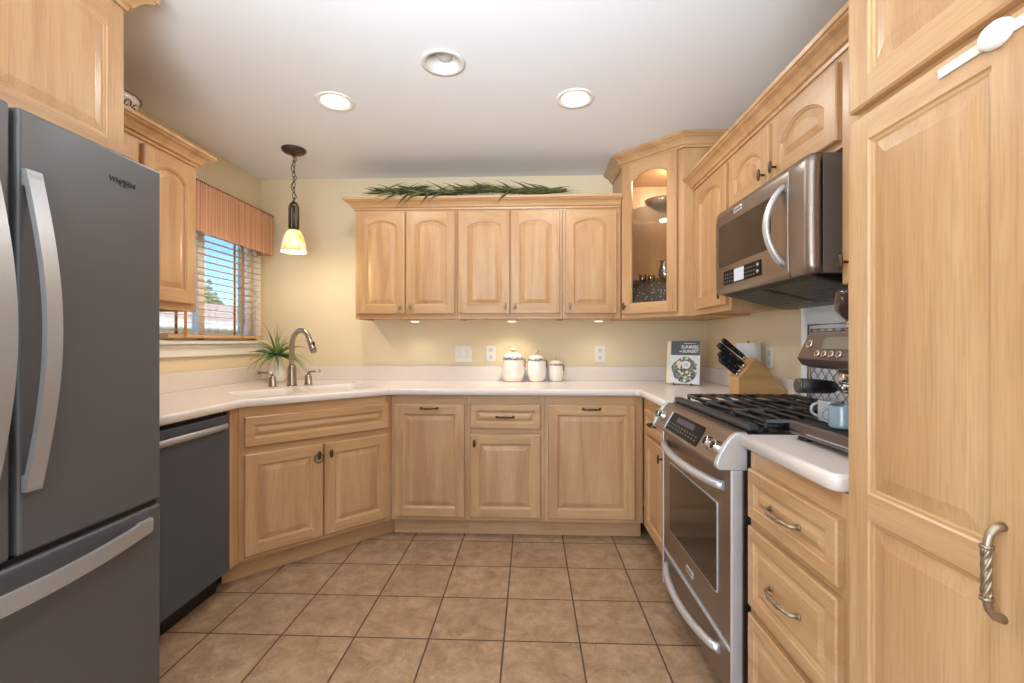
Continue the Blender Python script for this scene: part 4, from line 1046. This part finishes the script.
# ------------------------------------------------------------------ valance and blind
va = bpy.data.materials.new('valance_fabric'); va.use_nodes = True; n = va.node_tree; bb = n.nodes['Principled BSDF']; bb.inputs['Roughness'].default_value = .85
tc = n.nodes.new('ShaderNodeTexCoord'); mp = n.nodes.new('ShaderNodeMapping'); mp.inputs['Scale'].default_value = (120, 120, .4)
tx = n.nodes.new('ShaderNodeTexNoise'); tx.inputs['Scale'].default_value = 1; tx.inputs['Detail'].default_value = 2
rp = n.nodes.new('ShaderNodeValToRGB'); e = rp.color_ramp.elements; e[0].position = .36; e[0].color = lin((186, 130, 96)); e[1].position = .64; e[1].color = lin((222, 178, 146))
q = e.new(.5); q.color = lin((206, 154, 118))
n.links.new(tc.outputs['Object'], mp.inputs[0]); n.links.new(mp.outputs[0], tx.inputs['Vector']); n.links.new(tx.outputs['Fac'], rp.inputs[0]); n.links.new(rp.outputs[0], bb.inputs['Base Color'])
vl = thing('window_valance', 'orange striped fabric valance over the sink window', 'valance', (XL+.002, 2.35, 1.845))
VL = 1.01; VH = .295; VD = .145
b = MB(); n_ = 150
outl = [(VD, VL*k/n_) for k in range(n_+1)]
R = []
for z in (VH, .20, .10, .03, 0):
    fl_ = 1+.004*(VH-z)/VH
    R.append([(VD-.004+.0035*math.sin(k*1.55)*(1-.55*z/VH)+.002*math.sin(k*.37), VL*k/n_, z+(.004*math.sin(k*.23) if z == 0 else 0)) for k in range(n_+1)])
b.rings(R, 0, True, False, False, False)
b.box(0, VD-.008, VL-.004, VL, 0, VH, 0); b.box(0, VD-.008, 0, .004, 0, VH, 0); b.box(0, VD-.009, 0, VL, VH-.012, VH, 0)
b.build('fabric', va, vl)
b = MB()
for k in range(64): b.ell((VD+.001, VL*(k+.5)/64, VH-.002), (.004, .0045, .005), 0, 6, 4)
b.build('top_trim', mat('trim_bead', (120, 72, 48), .6), vl)
bl = thing('window_blind', 'open blind with shade-tinted slats and tan ladder tapes in the sink window', 'blind', (XL+.004, WY0+.006, WZ0))
SLAT = mat('slat_shade_tan', (212, 180, 138), .4); TAPE = mat('tape_tan', (176, 122, 52), .8)  # slat tan puts the shade on cream slats into their colour
bl_w = WY1-WY0-.012; x0, x1 = .020, .068
b = MB(); b.box(x0-.002, x1+.002, 0, bl_w, .012, .034, 0, .004); b.build('bottom_rail', mat('rail_tan', (206, 164, 120), .45), bl)
b = MB(); b.box(x0-.004, x1+.004, 0, bl_w, .78, .83, 0, .003); b.build('head_rail', SLAT, bl)
for k in range(17):
    z = .062+.0425*k
    b = MB(); b.xform(Matrix.Identity(4)); b.box(-.017, .017, 0, bl_w, -.0010, .0010, 0, .0006); b.build('slat', SLAT, bl, ((x0+x1)/2, 0, z), (0, .02, 0))
for yy in (.125, .650):
    b = MB()
    for xx in (x0-.004, x1+.004): b.box(xx-.0008, xx+.0008, yy-.011, yy+.011, .012, .79)
    b.build('ladder_tape', TAPE, bl)
b = MB(); b.tube([(x1+.012, .655, .79), (x1+.012, .655, .15)], .0016, 6); b.lathe([(.003, -.03), (.006, -.02), (.003, 0)], (x1+.012, .655, .15), 8); b.build('lift_cord', TAPE, bl)

# ------------------------------------------------------------------ lights
LENS = mat('light_lens', (255, 250, 240), .4, emit=(255, 246, 232), es=5)
for i, ((x, y), lab) in enumerate(zip(LIGHTS, ('lit white recessed ceiling light nearer the window side', 'lit white recessed ceiling light nearer the corner cabinet'))):
    t = thing('recessed_light', lab, 'ceiling light', (x, y, ZC), 0, 'lit recessed ceiling lights')
    b = MB(); b.lathe([(.076, .02), (.070, -.003), (.095, -.006), (.098, -.001), (.077, 0)], (0, 0, 0), 36, cap0=False, cap1=False); b.build('trim_ring', WHITE, t)
    b = MB(); b.lathe([(.074, .004), (.073, .002), (.04, -.001), (.002, -.002)], (0, 0, 0), 32); b.build('lens', LENS, t)
    lamp('AREA', 'recessed_bulb', (x, y, ZC-.012), 7, (1, .97, .93), (0, 0, 0), .13, shape='DISK')
t = thing('gimbal_light', 'unlit recessed eyeball ceiling light nearest the camera', 'ceiling light', (*GIMBAL, ZC))
b = MB(); b.lathe([(.077, .0), (.098, -.001), (.096, -.007), (.080, -.007), (.074, .0), (.070, .055), (.055, .085), (.03, .09), (.002, .09)], (0, 0, 0), 36, cap0=False); b.build('trim_ring', mat('gimbal_white', (222, 218, 210), .45), t)
b = MB(); b.lathe([(.001, -.016), (.030, -.014), (.036, 0), (.034, .03), (.02, .045)], (0, .012, .058), 24); b.xform(Matrix.Rotation(-.25, 4, 'X')); b.build('lamp_face', mat('lamp_glass', (205, 202, 196), .25), t)
# ceiling lights added out of view behind the camera, to fill the room
for x, y in ((-.9, -.9), (.5, -.9), (-.9, -2.2), (.5, -2.2)):
    t = thing('recessed_light', 'unseen white recessed ceiling light added behind the camera to fill the room', 'ceiling light', (x, y, ZC), 0, 'added fill lights behind the camera')
    b = MB(); b.lathe([(.070, -.0015), (.072, -.004), (.095, -.006), (.098, -.0005), (.06, -.0005)], (0, 0, 0), 28, cap0=False, cap1=False); b.build('trim_ring', WHITE, t)
    b = MB(); b.lathe([(.069, -.001), (.04, -.003), (.002, -.004)], (0, 0, 0), 24); b.build('lens', LENS, t)
    lamp('AREA', 'dining_fill', (x, y, ZC-.014), 8, (.95, .97, 1), (0, 0, 0), .13, shape='DISK')

PXY = (-1.515, 2.89)
pn = thing('pendant_lamp', 'bronze chain pendant lamp with a glowing amber glass shade', 'pendant lamp', (*PXY, ZC))
PZ = .014
DKB = mat('pendant_bronze', (84, 72, 60), .45, .7)
b = MB(); b.lathe([(.074, 0), (.074, -.010), (.060, -.022), (.022, -.032), (.008, -.045)], (0, 0, 0), 32); b.build('canopy', DKB, pn)
zt = -.045
for k in range(9):
    b = MB(); z = -.058-.034*k; lk = []
    for j in range(16):
        a = 2*PI*j/16; u, v = .0085*math.cos(a), .021*math.sin(a)
        lk.append((u if k % 2 else 0, 0 if k % 2 else u, z+v))
    b.tube(lk, .0024, 6, closed=True); b.build('chain_link', DKB, pn)
b = MB(); b.tube([(.016*math.sin(k*.42), .016*math.cos(k*.42), -.04-.32*k/40) for k in range(41)], .0024, 6); b.build('cord', DKB, pn)
b = MB()
b.tube([(-.026, 0, -.52), (-.026, 0, -.385), (-.016, 0, -.362), (0, 0, -.352), (.016, 0, -.362), (.026, 0, -.385), (.026, 0, -.52)], .0085, 10, flat=(1, 1.3))
b.cyl((0, 0, -.375), (0, 0, -.53), .011, .011, 14); b.lathe([(.012, 0), (.03, -.012), (.036, -.03), (.034, -.034)], (0, 0, -.515), 24); b.box(-.03, .03, -.008, .008, -.53, -.515, 0, .002)
b.build('bracket', DKB, pn, (0, 0, PZ))
AMB = bpy.data.materials.new('amber_glass'); AMB.use_nodes = True; n = AMB.node_tree; bb = n.nodes['Principled BSDF']
tx = n.nodes.new('ShaderNodeTexNoise'); tx.inputs['Scale'].default_value = 14; tx.inputs['Detail'].default_value = 5; tc = n.nodes.new('ShaderNodeTexCoord'); n.links.new(tc.outputs['Object'], tx.inputs['Vector'])
rp = n.nodes.new('ShaderNodeValToRGB'); e = rp.color_ramp.elements; e[0].position = .35; e[0].color = lin((246, 196, 108)); e[1].position = .65; e[1].color = lin((255, 240, 205)); n.links.new(tx.outputs['Fac'], rp.inputs[0])
n.links.new(rp.outputs[0], bb.inputs['Base Color']); n.links.new(rp.outputs[0], bb.inputs['Emission Color']); bb.inputs['Emission Strength'].default_value = .5; bb.inputs['Roughness'].default_value = .25
b = MB(); b.lathe([(.028, 0), (.042, -.010), (.058, -.042), (.069, -.085), (.075, -.125), (.078, -.142), (.074, -.142), (.065, -.085), (.054, -.042), (.038, -.012)], (0, 0, -.530), 36, cap0=False, cap1=False); b.build('lamp_shade', AMB, pn, (0, 0, PZ))
b = MB(); b.lathe([(.012, 0), (.016, -.02), (.028, -.055), (.024, -.078), (.002, -.088)], (0, 0, -.548), 20); b.build('bulb', mat('bulb_glow', (255, 244, 220), .3, emit=(255, 240, 210), es=8), pn)
lamp('POINT', 'pendant_bulb', (*PXY, ZC-.66), 7, (1, .84, .60), size=.03)

for x, lab, e_ in ((-.82, 'small white under-cabinet light below the window-end cabinet', .7), (-.130, 'bright small under-cabinet light above the largest canister', 1.9), (.478, 'small white under-cabinet light above the far wall outlet', .6)):
    t = thing('under_cabinet_light', lab, 'under-cabinet light', (x, 3.24, UZ0-.0005), 0, 'under-cabinet lights')
    b = MB(); b.lathe([(.032, 0), (.034, -.003), (.034, -.010), (.030, -.012)], (0, 0, 0), 24); b.build('housing', WHITE, t)
    b = MB(); b.lathe([(.028, -.0121), (.024, -.0135), (.002, -.014)], (0, 0, 0), 20); b.build('lens', LENS, t)
    lamp('SPOT', 'puck_bulb', (x, 3.24, UZ0-.018), e_*4, (1, .86, .64), (0, 0, 0), .02, spot=2.4)

# ------------------------------------------------------------------ wall plates
def plate(label, x, z, w_, h, kind, rz=0, y=None):
    loc = (x, YB-.0005, z) if rz == 0 else (XR-.0005, y, z)
    t = thing('light_switch' if kind == 's' else 'wall_outlet', label, 'light switch' if kind == 's' else 'outlet', loc, rz)
    b = MB(); b.box(-w_/2, w_/2, -.006, 0, -h/2, h/2, 0, .003); b.build('plate', PLATE, t)
    if kind == 's':
        for q in (-.031, .031):
            b = MB(); b.box(q-.017, q+.017, -.010, -.005, -.034, .034, 0, .002); b.build('rocker', mat('rocker_white', (228, 226, 220), .3), t)
    else:
        for q in (-.026, .026):
            b = MB(); b.prism([(.017*math.cos(a), q+.019*math.sin(a)) for a in [2*PI*k/20 for k in range(20)]], -.0078, -.005, 'y'); so = b.build('socket', mat('socket_ivory', (222, 220, 212), .35), t)
            b = MB(); b.box(-.0075, -.0055, -.0084, -.0076, q-.002, q+.008); b.box(.0055, .0075, -.0084, -.0076, q-.002, q+.008); b.cyl((0, -.0076, q-.009), (0, -.0084, q-.009), .003, .003, 10); b.build('slots', BLK, so)
plate('white double rocker light switch on the back wall', -.501, 1.114, .122, .122, 's')
plate('white wall outlet between the light switch and the canisters', -.295, 1.118, .073, .119, 'o')
plate('white wall outlet between the canisters and the recipe book', .515, 1.114, .075, .119, 'o')
plate('white wall outlet behind the paper towel roll, over the range end', 0, 1.120, .073, .119, 'o', R90, 2.535)

# ------------------------------------------------------------------ outside the window
b = MB(); b.box(-30, XL-.16, -8, 40, -.12, -.02); g = b.build('ground', mat('yard', (150, 142, 120), .9)); struct(g)
HX, HY = -8.0, 10.5
hs_ = thing('neighbour_house', 'pale stucco house with a tan tiled roof outside the window', 'house', (HX, HY, -.02), 0)
b = MB(); b.box(-6, 0, -5, 6, 0, 1.62); b.build('wall', mat('stucco', (236, 226, 206), .9), hs_)
rt = mat('roof_tile', (226, 202, 182), .8, noise=((4, 30, 4), (196, 166, 146), .35, .65))
b = MB(); b.prism([(.55, 1.60), (.55, 1.70), (-3, 2.55), (-6.5, 1.70), (-6.5, 1.60), (-3, 2.42)], -5.4, 6.4, 'y'); b.build('roof', rt, hs_)
b = MB(); b.box(.50, .60, -5.4, 6.4, 1.52, 1.70); 
for k in range(40): b.cyl((.62, -5.3+.29*k, 1.49), (.62, -5.3+.29*k, 1.60), .12, .12, 8)
b.build('awning_edge', mat('awning_white', (244, 240, 232), .7), hs_)
b = MB()
for y in (-3.2, -.6, 2.2): b.box(0, .03, y, y+1.1, .7, 1.35)
b.build('window', mat('far_window', (120, 128, 134), .2), hs_)
tr_ = thing('tree', 'green leafy tree rising beyond the neighbouring roof', 'tree', (-13.8, 19.2, -.02))
b = MB(); b.tube([(0, 0, 0), (.05, .02, 1.2), (0, .05, 2.2)], .16, 10, r_end=.08); b.build('trunk', mat('bark', (96, 78, 60), .9), tr_)
b = MB(); rr = random.Random(5)
for k in range(900):
    a, h, q = rr.uniform(0, 2*PI), rr.gauss(2.75, .34), rr.uniform(0, 1)**.5*.7
    q *= max(.2, 1-abs(h-2.6)/1.2); c_ = Vector((q*math.cos(a), q*math.sin(a), h)); s_ = rr.uniform(.07, .14)
    u = Vector((rr.gauss(0, 1), rr.gauss(0, 1), rr.gauss(0, 1))).normalized(); v = u.orthogonal().normalized()
    vs = [b.bm.verts.new(c_+w_) for w_ in (u*s_, v*s_*.6, -u*s_, -v*s_*.6)]; f = b.bm.faces.new(vs); f.material_index = rr.randrange(2)
cr = b.build('crown', [mat('tree_leaf', (150, 166, 124), .8), mat('tree_leaf_b', (178, 188, 152), .8)], tr_); cr['kind'] = 'stuff'
